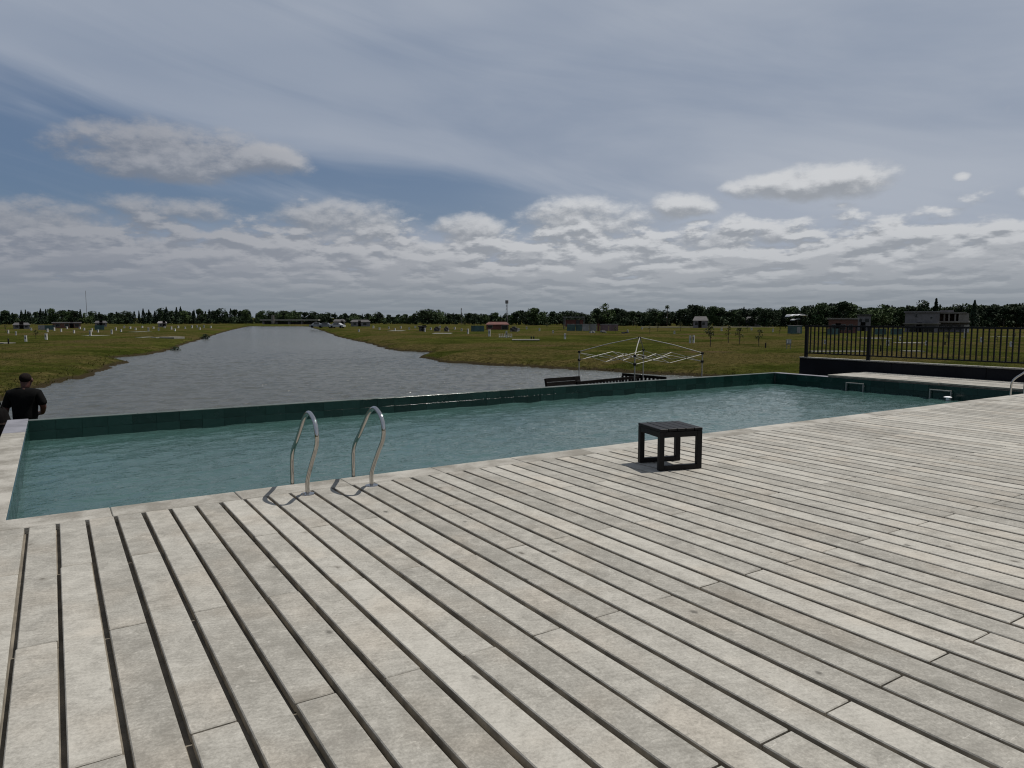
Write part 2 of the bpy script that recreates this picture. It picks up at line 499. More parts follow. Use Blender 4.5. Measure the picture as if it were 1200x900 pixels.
# ------------------------------------------------------------------ mesh helpers
class MB:
    def __init__(self):
        self.v = []
        self.f = []

    def box(self, c, s, rz=0.0, top=1.0, rx=0.0, ry=0.0):
        M = Matrix.Rotation(rz, 3, 'Z') @ Matrix.Rotation(ry, 3, 'Y') @ Matrix.Rotation(rx, 3, 'X')
        i = len(self.v)
        for dz in (-1, 1):
            t = top if dz > 0 else 1.0
            for dx, dy in ((-1, -1), (1, -1), (1, 1), (-1, 1)):
                p = M @ Vector((dx * s[0] / 2 * t, dy * s[1] / 2 * t, dz * s[2] / 2))
                self.v.append((p.x + c[0], p.y + c[1], p.z + c[2]))
        for q in ((3, 2, 1, 0), (4, 5, 6, 7), (0, 1, 5, 4), (1, 2, 6, 5), (2, 3, 7, 6), (3, 0, 4, 7)):
            self.f.append(tuple(i + k for k in q))
        return self

    def prism(self, pts, z0, z1):
        """vertical prism over an xy outline"""
        i = len(self.v)
        n = len(pts)
        self.v += [(p[0], p[1], z0) for p in pts] + [(p[0], p[1], z1) for p in pts]
        self.f.append(tuple(i + k for k in reversed(range(n))))
        self.f.append(tuple(i + n + k for k in range(n)))
        for k in range(n):
            j = (k + 1) % n
            self.f.append((i + k, i + j, i + n + j, i + n + k))
        return self

    def tube(self, pts, r, seg=10, cap=True):
        pts = [Vector(p) for p in pts]
        rs = r if isinstance(r, (list, tuple)) else [r] * len(pts)
        i = len(self.v)
        prev = None
        for k, p in enumerate(pts):
            a = pts[max(k - 1, 0)]
            b = pts[min(k + 1, len(pts) - 1)]
            t = (b - a).normalized()
            if prev is None:
                n = t.orthogonal().normalized()
            else:
                n = (prev - t * prev.dot(t))
                n = n.normalized() if n.length > 1e-6 else t.orthogonal().normalized()
            prev = n
            bn = t.cross(n)
            for s in range(seg):
                ang = 2 * math.pi * s / seg
                q = p + (n * math.cos(ang) + bn * math.sin(ang)) * rs[k]
                self.v.append(tuple(q))
        for k in range(len(pts) - 1):
            for s in range(seg):
                s2 = (s + 1) % seg
                self.f.append((i + k * seg + s, i + k * seg + s2, i + (k + 1) * seg + s2, i + (k + 1) * seg + s))
        if cap:
            self.f.append(tuple(i + s for s in reversed(range(seg))))
            self.f.append(tuple(i + (len(pts) - 1) * seg + s for s in range(seg)))
        return self

    def ell(self, c, r, seg=12, rings=8):
        i = len(self.v)
        self.v.append((c[0], c[1], c[2] + r[2]))
        for a in range(1, rings):
            th = math.pi * a / rings
            for s in range(seg):
                ph = 2 * math.pi * s / seg
                self.v.append((c[0] + r[0] * math.sin(th) * math.cos(ph), c[1] + r[1] * math.sin(th) * math.sin(ph), c[2] + r[2] * math.cos(th)))
        self.v.append((c[0], c[1], c[2] - r[2]))
        e = len(self.v) - 1
        for s in range(seg):
            s2 = (s + 1) % seg
            self.f.append((i, i + 1 + s, i + 1 + s2))
            for a in range(rings - 2):
                b0 = i + 1 + a * seg
                self.f.append((b0 + s, b0 + seg + s, b0 + seg + s2, b0 + s2))
            b0 = i + 1 + (rings - 2) * seg
            self.f.append((b0 + s, e, b0 + s2))
        return self

    def mesh(self, name, mat, smooth=False, bevel=0.0):
        me = bpy.data.meshes.new(name)
        me.from_pydata(self.v, [], self.f)
        me.materials.append(MATS[mat])
        if bevel:
            bm = bmesh.new()
            bm.from_mesh(me)
            bmesh.ops.bevel(bm, geom=bm.edges[:], offset=bevel, segments=1, affect='EDGES')
            bm.to_mesh(me)
            bm.free()
        if smooth:
            me.polygons.foreach_set('use_smooth', [True] * len(me.polygons))
        me.update()
        return me

    def build(self, name, mat, parent=None, loc=(0, 0, 0), smooth=False, bevel=0.0):
        return add(name, self.mesh(name, mat, smooth, bevel), parent, loc)


def add(name, me, parent=None, loc=(0, 0, 0), rot=(0, 0, 0)):
    o = bpy.data.objects.new(name, me)
    COL.objects.link(o)
    o.location = loc
    o.rotation_euler = rot
    if parent is not None:
        o.parent = parent
    return o


def tag(o, label=None, cat=None, group=None, kind=None):
    if label:
        o['label'] = label
    if cat:
        o['category'] = cat
    if group:
        o['group'] = group
    if kind:
        o['kind'] = kind
    return o


def thing(name, label, cat, loc=(0, 0, 0), rz=0.0, group=None):
    o = bpy.data.objects.new(name, None)
    o.empty_display_size = 0.3
    COL.objects.link(o)
    o.location = loc
    o.rotation_euler = (0, 0, rz)
    return tag(o, label, cat, group)


def struct(o):
    o['kind'] = 'structure'
    return o


def copy_tree(o, parent=None):
    kids = list(o.children)
    c = o.copy()
    COL.objects.link(c)
    c.parent = parent
    for ch in kids:
        copy_tree(ch, c)
    return c


SY, CY = math.sin(YAW), math.cos(YAW)


def spot(u, depth, z=0.0):
    """place at a given distance along the viewing direction and bearing"""
    lat = (u - 600) / F * depth
    return (depth * SY + lat * CY, depth * CY - lat * SY, z)


GZ = -1.35          # level of the open field
LAKE_Z = -2.0


def on_field(u, v, z=GZ):
    return spot(u, (EYE - z) * F / (v - 372.0), z)


# ------------------------------------------------------------------ terrain and lake
LAKE = [(-2.0, 37.5), (-0.7, 43.7), (0.2, 47.1), (1.8, 51.7), (3.3, 60.0), (5.2, 66.0), (4.2, 73.0), (7.8, 77.5), (12.1, 92.5), (17.1, 113.5),
        (27.4, 154.5), (46.6, 228.5), (67.4, 301.4), (86.8, 288.9), (60.3, 187.3), (43.0, 123.0), (37.4, 96.4), (32.0, 76.0), (31.6, 70.5),
        (32.9, 66.9), (28.2, 59.6), (26.8, 52.1), (27.5, 47.8), (28.7, 44.8), (30.8, 39.3), (31.7, 35.0), (33.0, 31.8), (34.2, 28.0),
        (33.0, 20.0), (27.0, 17.0), (10.0, 16.6), (-3.0, 18.0), (-14.0, 21.0), (-30.0, 24.0), (-30.0, 33.0), (-12.0, 33.5), (-5.0, 35.0)]


def lake_sd(px, py):
    """signed distance to the lake outline, negative inside"""
    P = np.array(LAKE)
    Q = np.roll(P, -1, axis=0)
    best = np.full(px.shape, 1e9)
    inside = np.zeros(px.shape, bool)
    for (ax, ay), (bx, by) in zip(P, Q):
        ex, ey = bx - ax, by - ay
        t = np.clip(((px - ax) * ex + (py - ay) * ey) / (ex * ex + ey * ey), 0, 1)
        best = np.minimum(best, np.hypot(px - ax - t * ex, py - ay - t * ey))
        cond = (ay > py) != (by > py)
        xi = ax + (py - ay) * ex / np.where(abs(ey) < 1e-9, 1e-9, ey)
        inside ^= cond & (px < xi)
    return np.where(inside, -best, best)


def wob(x, y):
    return (np.sin(x * 0.31 + 1.3 * np.sin(y * 0.17)) + np.sin(y * 0.43 + 1.1 * np.sin(x * 0.23 + 1.0)) + 0.6 * np.sin(x * 0.9 + y * 0.7)) / 2.6


def ground_z(x, y):
    d = lake_sd(x, y) + 0.45 * wob(x * 2.3, y * 2.3)
    bank = np.interp(d, [-6, -1.5, -0.2, 0.35, 1.6, 6.0], [-3.2, -2.6, -2.10, -1.86, -1.58, GZ])
    lift = np.clip((d - 3) / 20, 0, 1) * 0.10 * wob(x * 0.35, y * 0.35)
    near = np.clip((15.8 - y) / 1.5, 0, 1) * np.clip((60 - abs(x)) / 10, 0, 1)
    return (bank + lift) * (1 - near) + near * (-1.30)


def axis(lo, hi, fine, fringe_to, ratio=1.18):
    a = list(np.arange(lo, hi + 1e-6, fine))
    s = fine
    while a[-1] < fringe_to:
        s *= ratio
        a.append(a[-1] + s)
    s = fine
    while a[0] > -fringe_to:
        s *= ratio
        a.insert(0, a[0] - s)
    return np.array(a)


ax_ = axis(-16, 72, 0.75, 4500, 1.09)
ay_ = axis(12, 100, 0.75, 4500, 1.07)
XX, YY = np.meshgrid(ax_, ay_, indexing='ij')
ZZ = ground_z(XX, YY)
n0, n1 = XX.shape
idx = np.arange(n0 * n1).reshape(n0, n1)
faces = np.stack([idx[:-1, :-1], idx[1:, :-1], idx[1:, 1:], idx[:-1, 1:]], -1).reshape(-1, 4)
me = bpy.data.meshes.new('ground')
me.from_pydata(np.stack([XX, YY, ZZ], -1).reshape(-1, 3).tolist(), [], faces.tolist())
me.materials.append(MATS['field_grass'])
me.polygons.foreach_set('use_smooth', [True] * len(me.polygons))
struct(add('ground', me))



def waves(x, y, comps):
    z = np.zeros_like(x)
    for (kx, ky, amp, ph) in comps:
        # sharpened crests
        c_ = np.sin(x * kx + y * ky + ph)
        z += amp * (1 - 2 * np.abs(c_)) * 0.55 + amp * c_ * 0.45
    return z


def wave_set(n, lo, hi, wind, spread, steep, seed):
    r_ = np.random.default_rng(seed)
    out = []
    for i in range(n):
        L = lo * (hi / lo) ** ((i + r_.uniform(0, 1)) / n)
        a = wind + r_.normal(0, spread)
        k = 2 * math.pi / L
        out.append((k * math.cos(a), k * math.sin(a), steep * L, r_.uniform(0, 6.28)))
    return out


def water_sheet(name, xs, ys, level, comps, fade, mat):
    gx, gy = np.meshgrid(xs, ys, indexing='ij')
    zz = level + waves(gx, gy, comps) * fade(gx, gy)
    a_, b_ = gx.shape
    ii = np.arange(a_ * b_).reshape(a_, b_)
    fs = np.stack([ii[:-1, :-1], ii[1:, :-1], ii[1:, 1:], ii[:-1, 1:]], -1).reshape(-1, 4)
    me = bpy.data.meshes.new(name)
    me.from_pydata(np.stack([gx, gy, zz], -1).reshape(-1, 3).tolist(), [], fs.tolist())
    me.materials.append(MATS[mat])
    me.polygons.foreach_set('use_smooth', [True] * len(me.polygons))
    return struct(add(name, me))


lx = np.concatenate([np.arange(-60, -8, 4.0), np.arange(-8, 36, 0.2), np.arange(36, 121, 2.0)])
ly = np.concatenate([np.arange(15.5, 24, 1.0), np.arange(24, 62, 0.2), np.arange(62, 100, 0.5), np.arange(100, 331, 4.0)])
water_sheet('lake_water', lx, ly, LAKE_Z, wave_set(26, 0.65, 2.2, R(72), 0.6, 0.0052, 3),
            lambda gx, gy: np.clip((gx + 8) / 3, 0, 1) * np.clip((36 - gx) / 3, 0, 1) * np.clip((gy - 24) / 3, 0, 1) * np.clip((100 - gy) / 30, 0, 1), 'lake_water')


def gz(x, y):
    return float(ground_z(np.array([x]), np.array([y]))[0])


# ------------------------------------------------------------------ pool
PX0, PX1, PY0, PY1 = -0.385, 17.62, 6.85, 13.38
WZ = -0.30
pool = struct(bpy.data.objects.new('swimming_pool', None))
COL.objects.link(pool)
BOT = -1.34
sh = MB()
sh.box(((PX0 + PX1) / 2, (PY0 + PY1) / 2, BOT + 0.05), (PX1 - PX0 + 0.2, PY1 - PY0 + 0.2, 0.1))
sh.box(((PX0 + PX1) / 2, PY1 + 0.10 + 0.012, (BOT - 0.026) / 2), (PX1 - PX0 + 0.5, 0.19, -BOT - 0.026))
sh.box((PX0 - 0.135 - 0.012, (PY0 + PY1) / 2, (BOT - 0.04) / 2), (0.246, PY1 - PY0, -BOT - 0.04))
sh.box((PX1 + 0.125 + 0.012, (PY0 + PY1) / 2, (BOT - 0.04) / 2), (0.226, PY1 - PY0, -BOT - 0.04))
sh.box(((PX0 + PX1) / 2, PY0 - 0.135 - 0.012, (BOT - 0.04) / 2), (PX1 - PX0 + 0.5, 0.246, -BOT - 0.04))
sh.build('shell', 'pool_shell', pool)
# green wall tiles, two courses above and around the water line
TL, TH, TT = 0.36, 0.165, 0.012


def tile_wall(n, start, step_vec, rz, z0=-0.006):
    for rrow in range(3):
        for k in range(n):
            L = TL
            zc = z0 - TH * (rrow + 0.5)
            c = Vector(start) + Vector(step_vec) * (TL * (k + 0.5))
            o = add('tile', tile_me, pool, (c.x, c.y, zc), (rng.uniform(-.003, .003), rng.uniform(-.003, .003), rz + rng.uniform(-.005, .005)))


tile_me = MB().box((0, 0, 0), (TL - 0.003, TT * 2, TH - 0.003)).mesh('tile', 'green_tile', bevel=0.001)
tile_wall(50, (PX0, PY1, 0), (1, 0, 0), 0)
tile_wall(18, (PX0, PY0, 0), (0, 1, 0), R(90))
tile_wall(18, (PX1, PY0, 0), (0, 1, 0), R(90))

water_sheet('pool_water', np.linspace(PX0 - 0.02, PX1 + 0.02, 330), np.linspace(PY0 - 0.02, PY1 + 0.02, 125), WZ,
            wave_set(34, 0.24, 1.5, R(100), 0.75, 0.0029, 9), lambda gx, gy: np.ones_like(gx), 'pool_water')

# coping stones along the near edge, the left edge and the far weir
cop_n = 20
cl = (19.4 - (-0.665)) / cop_n
cop_me = MB().box((0, 0, -0.03), (cl - 0.004, 0.318, 0.06)).mesh('coping_stone', 'pale_coping', bevel=0.006)
for k in range(cop_n):
    add('coping_stone', cop_me, pool, (-0.665 + cl * (k + 0.5), 6.690, rng.uniform(-.0015, .0015)))
lc_n = 4
ll = (12.08 - 6.855) / lc_n
lcop_me = MB().box((0, 0, -0.03), (0.275, ll - 0.006, 0.06)).mesh('coping_stone', 'pale_coping', bevel=0.006)
for k in range(lc_n):
    add('coping_stone', lcop_me, pool, (-0.5225, 6.855 + ll * (k + 0.5), rng.uniform(-.0015, .0015)))
MB().box((-0.5225, (12.085 + 13.64) / 2, -0.03), (0.275, 13.64 - 12.085, 0.061)).build('corner_stone', 'wet_concrete', pool, bevel=0.006)
fc_n = 12
fl = (17.87 - PX0) / fc_n
fcop_me = MB().box((0, 0.03, -0.012), (fl - 0.004, 0.14, 0.022)).mesh('weir_stone', 'wet_weir', bevel=0.004)
for k in range(fc_n):
    add('weir_stone', fcop_me, pool, (PX0 + 0.003 + fl * (k + 0.5), 13.43, rng.uniform(-.001, .001)))
MB().box((17.745, (11.7 + 13.375) / 2, -0.02), (0.25, 13.375 - 11.7 - 0.01, 0.042)).build('weir_stone', 'wet_concrete', pool, bevel=0.004)

# row of small pale beads that imitate sun glints on the far wall
glint_me = MB().ell((0, 0, 0), (0.007, 0.008, 0.006), 8, 5).mesh('glint_bead', 'glint_pale', True)
for k in range(46):
    xx = 6.55 + k * 0.071 + rng.uniform(-.02, .02)
    if rng.random() < 0.22:
        continue
    add('glint_bead', glint_me, pool, (xx, PY1 - 0.016, -0.165 + rng.uniform(-.006, .006)))

# ------------------------------------------------------------------ plank deck
deck = struct(bpy.data.objects.new('deck', None))
COL.objects.link(deck)
PITCHX, PW, PT = 0.2, 0.1715, 0.045
MB().box((8.5, 1.75, -0.748), (24.0, 9.5, 1.40)).build('deck_base', 'substrate', deck)
Y_TOP = 6.522
YA = [Y_TOP, 5.345, 2.885, 0.425, -2.035]
YB = [Y_TOP, 4.115, 1.655, -0.805, -2.035]
plank_mesh = {}


def plank_me(length, w=PW):
    key = (round(length, 3), w)
    if key not in plank_mesh:
        b = MB().box((0, 0, -PT / 2), (w, length - 0.009, PT))
        me_ = b.mesh('plank', 'weathered_plank', bevel=0.0045)
        me_.materials.append(MATS['plank_edge'])
        for pl in me_.polygons:
            if abs(pl.normal.z) < 0.3:
                pl.material_index = 1
        plank_mesh[key] = me_
    return plank_mesh[key]


def seen_area(x, y, L):
    d = x * SY + y * CY
    u = 600 + F * (x * CY - y * SY) / max(d, 0.3)
    if d < 0.8:
        return 0.0
    v = 372 + EYE * F / d
    ok = -140 < u < 1400 and v < 1250
    return (L / d ** 3) * (1.0 if ok else 0.01)


cand = []
for k in range(-15, 100):
    xc = -0.04 + PITCHX * (k + 0.5)
    ys = YA if k % 2 == 0 else YB
    for y1, y0 in zip(ys[:-1], ys[1:]):
        cand.append((seen_area(xc, max((y0 + y1) / 2, min(y1 - 0.3, 3.0)), y1 - y0), xc, (y0 + y1) / 2, y1 - y0))
cand.sort(reverse=True)
rest = MB()
for i, (a, xc, yc, L) in enumerate(cand):
    jx, jz, jr = rng.gauss(0, 0.0020), rng.uniform(-0.002, 0.0015), rng.gauss(0, 0.0007)
    if i < 285:
        add('plank', plank_me(L), deck, (xc + jx, yc, jz), (0, rng.gauss(0, 0.006), jr))
    else:
        rest.box((xc + jx, yc, -PT / 2 + jz), (PW, L - 0.007, PT), jr)
tag(rest.build('far_planks', 'weathered_plank', deck), kind='stuff')

# raised strip of deck at the right-hand end of the pool
strip = struct(bpy.data.objects.new('side_deck', None))
COL.objects.link(strip)
MB().box((18.54, 9.28, -0.66), (1.80, 4.80, 1.34)).build('deck_base', 'substrate', strip)
for k in range(9):
    xc = 17.725 + 0.203 * k
    cut = 9.3 + (0.6 if k % 2 else -0.5)
    for y0, y1 in ((6.875, cut), (cut, 11.70)):
        add('plank', plank_me(round(y1 - y0, 3)), strip, (xc + rng.gauss(0, .003), (y0 + y1) / 2, 0.06 + rng.uniform(-.002, .002)))

# ------------------------------------------------------------------ low dark wall and railing on the right
wall = thing('low_wall', 'low charcoal wall with pale cap under the black railing at right', 'wall', (19.48, 6.0, -1.35))
py = 13.9
lens = [2.9, 2.4, 2.4, 2.4, 2.4, 2.4, 2.4]
for L in lens:
    MB().box((0, 0, 0), (0.20, L - 0.012, 1.70)).build('wall_panel', 'charcoal_render', wall, (0.10, py - L / 2 - 6.0, 0.85), bevel=0.004)
    MB().box((0, 0, 0), (0.25, L - 0.006, 0.035)).build('wall_cap', 'grey_cap', wall, (0.10, py - L / 2 - 6.0, 1.7185), bevel=0.004)
    py -= L
rail = thing('metal_railing', 'black metal railing with thin upright bars on the low charcoal wall', 'railing', (19.58, 6.0, 0.386))
posts_y = [13.74, 11.73, 7.55, 3.4, -0.8, -2.7]
post_me = MB().box((0, 0, 0.49), (0.085, 0.085, 0.98)).mesh('post', 'black_metal', bevel=0.004)
for yy in posts_y:
    add('post', post_me, rail, (0, yy - 6.0, 0.0))
for y1, y0 in zip(posts_y[:-1], posts_y[1:]):
    m_ = (y0 + y1) / 2 - 6.0
    L = y1 - y0 - 0.087
    MB().box((0, 0, 0), (0.06, L, 0.05)).build('top_rail', 'black_metal', rail, (0, m_, 0.955))
    MB().box((0, 0, 0), (0.045, L, 0.035)).build('bottom_rail', 'black_metal', rail, (0, m_, 0.125))
bar_me = MB().box((0, 0, 0), (0.030, 0.030, 0.786)).mesh('bar', 'black_metal')
for y1, y0 in zip(posts_y[:-1], posts_y[1:]):
    nb = int(round((y1 - y0) / 0.134))
    for k in range(1, nb):
        add('bar', bar_me, rail, (0, y1 - (y1 - y0) * k / nb - 6.0, 0.5365))


# ------------------------------------------------------------------ ladders
def catmull(pts, n=6):
    P = [Vector(p) for p in pts]
    P = [P[0] * 2 - P[1]] + P + [P[-1] * 2 - P[-2]]
    out = []
    for i in range(1, len(P) - 2):
        for k in range(n):
            t = k / n
            a, b, c, d = P[i - 1], P[i], P[i + 1], P[i + 2]
            out.append(0.5 * ((2 * b) + (c - a) * t + (2 * a - 5 * b + 4 * c - d) * t * t + (3 * b - a - 3 * c + d) * t ** 3))
    out.append(P[-2])
    return out


PROF = [(6.395, 0.0), (6.393, 0.11), (6.335, 0.205), (6.215, 0.35), (6.105, 0.475), (6.075, 0.565), (6.10, 0.655), (6.175, 0.725), (6.30, 0.756),
        (6.43, 0.695), (6.545, 0.59), (6.69, 0.455), (6.80, 0.365), (6.868, 0.27), (6.885, 0.12), (6.888, -0.25), (6.888, -1.05)]


def ladder(label, x0, x1):
    t = thing('pool_ladder', label, 'ladder', ((x0 + x1) / 2, 6.40, 0.0), 0.0, 'ladders on the near pool edge')
    for x in (x0, x1):
        path = catmull([(x - (x0 + x1) / 2, y - 6.40, z) for y, z in PROF], 5)
        h = MB().tube(path, 0.0195, 14).build('handrail', 'steel', t, smooth=True)
        fl_ = MB().tube([(0, 0, 0.0025), (0, 0, 0.008), (0, 0, 0.016)], [0.062, 0.060, 0.030], 20)
        fl_.build('flange', 'steel', h, (x - (x0 + x1) / 2, -0.005, 0.0), smooth=False)
    for z in (-0.45, -0.70, -0.95):
        MB().box((0, 0, 0), (x1 - x0 - 0.03, 0.08, 0.025)).build('tread', 'steel', t, (0, 0.488, z))


ladder('steel pool ladder with two looped handrails nearest the camera', 1.885, 2.50)
ladder('steel pool ladder cut by the right edge of the photo', 16.70, 17.31)


# stainless grab frames on the right-hand pool wall
def grab(label, y0, y1):
    t = thing('grab_frame', label, 'handle', (PX1 - 0.012, (y0 + y1) / 2, -0.11), 0.0, 'grab frames on the right pool wall')
    h = (y1 - y0) / 2
    MB().box((0, 0, 0), (0.025, 2 * h, 0.025)).build('crossbar', 'white_tube', t, (-0.06, 0, 0), bevel=0.004)
    for s in (-1, 1):
        MB().box((0, 0, 0), (0.025, 0.025, 0.30)).build('upright', 'white_tube', t, (-0.06, s * (h - 0.0125), -0.164), bevel=0.004)
        MB().box((0, 0, 0), (0.05, 0.02, 0.02)).build('bracket', 'white_tube', t, (-0.025, s * (h - 0.0125), -0.06))


grab('pale metal grab frame on the end wall of the pool, farther one', 10.605, 11.10)
grab('pale metal grab frame on the end wall of the pool beside the white disc', 8.455, 8.955)
fl = thing('pool_disc', 'small white capped disc on the water by the end wall of the pool', 'float', (17.32, 8.42, WZ))  # white capped disc standing in for an unclear bright spot by the frame
MB().tube([(0, 0, -0.02), (0, 0, 0.015), (0, 0, 0.05), (0, 0, 0.062)], [0.03, 0.04, 0.035, 0.03], 14).build('body', 'white_plastic', fl, smooth=True)
MB().tube([(0, 0, 0.0625), (0, 0, 0.072), (0, 0, 0.088)], [0.085, 0.085, 0.045], 18).build('cap', 'white_plastic', fl)

# ------------------------------------------------------------------ stool
st = thing('slatted_stool', 'small square black slatted stool standing on the plank deck', 'stool', (5.578, 5.548, 0.0015), R(-15.9))
S, H, B_ = 0.50, 0.440, 0.055
for sx in (-1, 1):
    for sy in (-1, 1):
        MB().box((0, 0, 0), (B_, B_, H - 0.03)).build('leg', 'black_paint', st, (sx * (S - B_) / 2, sy * (S - B_) / 2, (H - 0.03) / 2), bevel=0.003)
for sy in (-1, 1):
    MB().box((0, 0, 0), (S - 2 * B_ - 0.002, B_ * 0.92, 0.05)).build('foot_rail', 'black_paint', st, (0, sy * (S - B_) / 2, 0.026), bevel=0.003)
    MB().box((0, 0, 0), (S - 2 * B_ - 0.002, B_ * 0.92, 0.06)).build('apron', 'black_paint', st, (0, sy * (S - B_) / 2, H - 0.062), bevel=0.003)
for sx in (-1, 1):
    MB().box((0, 0, 0), (B_ * 0.92, S - 2 * B_ - 0.002, 0.06)).build('apron', 'black_paint', st, (sx * (S - B_) / 2, 0, H - 0.062), bevel=0.003)
sw = (S + 0.006) / 5
for k in range(5):
    MB().box((0, 0, 0), (sw - 0.008, S + 0.006, 0.028)).build('slat', 'black_paint', st, (-(S + 0.006) / 2 + sw * (k + 0.5), 0, H - 0.0135 + rng.uniform(-.001, .001)), bevel=0.003)

# ------------------------------------------------------------------ jetty, its railings, the bench and the canopy frame
JZ = -1.55
jetty = thing('jetty', 'dark timber jetty on the lake below the bare canopy frame', 'jetty', (17.0, 19.3, 0))
for k in range(30):
    MB().box((0, 0, 0), (0.29, 7.6, 0.05)).build('plank', 'dark_timber', jetty, (-4.6 + 0.3 * k, 0.2, JZ - 0.026))
for x in (-4.2, 0, 4.2):
    for y in (-3.2, 0.2, 3.6):
        MB().tube([(x, y, -3.0), (x, y, JZ - 0.053)], 0.09, 10).build('pile', 'dark_timber', jetty)


def jetty_rail(label, a, b, zt):
    a, b = Vector(a), Vector(b)
    t = thing('jetty_railing', label, 'railing', (a.x, a.y, JZ), math.atan2(b.y - a.y, b.x - a.x), 'dark railings on the jetty')
    L = (b - a).length
    hh = zt - JZ
    MB().box((L / 2, 0, hh - 0.05), (L, 0.07, 0.10)).build('top_rail', 'dark_timber', t)
    MB().box((L / 2, 0, 0.10), (L, 0.05, 0.06)).build('bottom_rail', 'dark_timber', t)
    n = int(L / 0.19)
    bm_ = MB().box((0, 0, 0), (0.095, 0.03, hh - 0.235)).mesh('slat', 'dark_timber')
    for k in range(n + 1):
        add('slat', bm_, t, (L * k / n, 0, 0.13 + (hh - 0.235) / 2 + 0.002))


jetty_rail('dark slatted railing running from the tilted bench towards the far leg of the canopy', spot(676, 25.2), spot(752, 27.9), -0.66)
jetty_rail('shorter dark slatted railing at the far right corner of the jetty', spot(730, 28.6), spot(781, 26.8), -0.62)

a = Vector(spot(641, 24.4))
b = Vector(spot(681, 25.4))
be = thing('bench', 'dark timber bench with broad leaning back left of the canopy frame', 'bench', ((a.x + b.x) / 2, (a.y + b.y) / 2, JZ),
           math.atan2(b.y - a.y, b.x - a.x))
bl = (b - a).length
for k in range(3):
    MB().box((0, 0, 0), (bl, 0.03, 0.135), rx=R(-14)).build('back_board', 'dark_timber', be, (0, -0.02 + 0.036 * k, 0.72 + 0.142 * k))
for k in range(4):
    MB().box((0, 0, 0), (bl, 0.10, 0.03)).build('seat_slat', 'dark_timber', be, (0, -0.44 + 0.11 * k, 0.44))
for s in (-1, 1):
    MB().box((0, 0, 0), (0.06, 0.06, 0.42)).build('leg', 'dark_timber', be, (s * (bl / 2 - 0.08), -0.40, 0.212))
    MB().box((0, 0, 0), (0.06, 0.05, 1.06), rx=R(-14)).build('leg', 'dark_timber', be, (s * (bl / 2 - 0.08), 0.05, 0.53))


def canopy_frame():
    c = spot(749.5, 25.0)
    ang = R(14)
    near_far = Vector((SY * math.cos(ang) + CY * math.sin(ang), CY * math.cos(ang) - SY * math.sin(ang)))   # near to far corner
    left_right = Vector((near_far.y, -near_far.x))
    hd = 2.12
    Z1 = 0.37 - JZ
    t = thing('canopy_frame', 'bare white folding canopy frame without its cover standing behind the pool', 'canopy frame', (c[0], c[1], JZ))
    cor = [-near_far * hd, left_right * hd, near_far * hd, -left_right * hd]
    r = 0.015
    for p in cor:
        lg = MB().tube([(p.x, p.y, 0.0), (p.x, p.y, 0.9)], 0.015, 8).tube([(p.x, p.y, 0.9), (p.x, p.y, Z1 + 0.02)], 0.019, 8).build('leg', 'white_tube', t)
        MB().box((p.x, p.y, 0.006), (0.10, 0.10, 0.012)).build('foot', 'black_metal', lg)
        MB().box((p.x, p.y, Z1 + 0.01), (0.07, 0.07, 0.07)).build('joint', 'black_metal', lg)
        MB().box((p.x, p.y, Z1 - 0.27), (0.075, 0.075, 0.08)).build('joint', 'black_metal', lg)
    top = (0, 0, 0.905 - JZ)
    MB().tube([(0, 0, 0.72 - JZ), (0, 0, 0.905 - JZ)], 0.018, 8).build('centre_post', 'white_tube', t)
    MB().box((0, 0, 0.90 - JZ), (0.08, 0.08, 0.06)).build('hub', 'black_metal', t)
    for p in cor:
        pts = [(p.x, p.y, Z1 + 0.02), (p.x * 0.55, p.y * 0.55, Z1 + 0.285), (p.x * 0.5, p.y * 0.5, Z1 + 0.31), (0, 0, top[2])]
        MB().tube(pts, r, 8).build('ridge_bar', 'white_tube', t)
    zt, zb = Z1 - 0.02, Z1 - 0.27
    for i in range(4):
        p, q = cor[i], cor[(i + 1) % 4]
        for s in range(2):
            m0 = p.lerp(q, s * 0.5)
            m1 = p.lerp(q, s * 0.5 + 0.5)
            w = (q - p).normalized()
            nn = Vector((-w.y, w.x)) * 0.012
            MB().tube([(m0.x + nn.x, m0.y + nn.y, zt), (m1.x + nn.x, m1.y + nn.y, zb)], 0.008, 6).build('truss_bar', 'white_tube', t)
            MB().tube([(m0.x - nn.x, m0.y - nn.y, zb), (m1.x - nn.x, m1.y - nn.y, zt)], 0.008, 6).build('truss_bar', 'white_tube', t)
            c_ = m0.lerp(m1, 0.5)
            MB().box((c_.x, c_.y, (zt + zb) / 2), (0.035, 0.035, 0.035)).build('pivot', 'black_metal', t)
        # half-side arms that brace the centre post
        mid = p.lerp(q, 0.5)
        MB().tube([(mid.x, mid.y, zt), (mid.x * 0.5, mid.y * 0.5, zb + 0.03), (0, 0, zt - 0.03)], 0.009, 6).build('truss_bar', 'white_tube', t)
        MB().tube([(mid.x, mid.y, zb), (mid.x * 0.5, mid.y * 0.5, zt - 0.03), (0.02, 0, zb + 0.03)], 0.009, 6).build('truss_bar', 'white_tube', t)


canopy_frame()


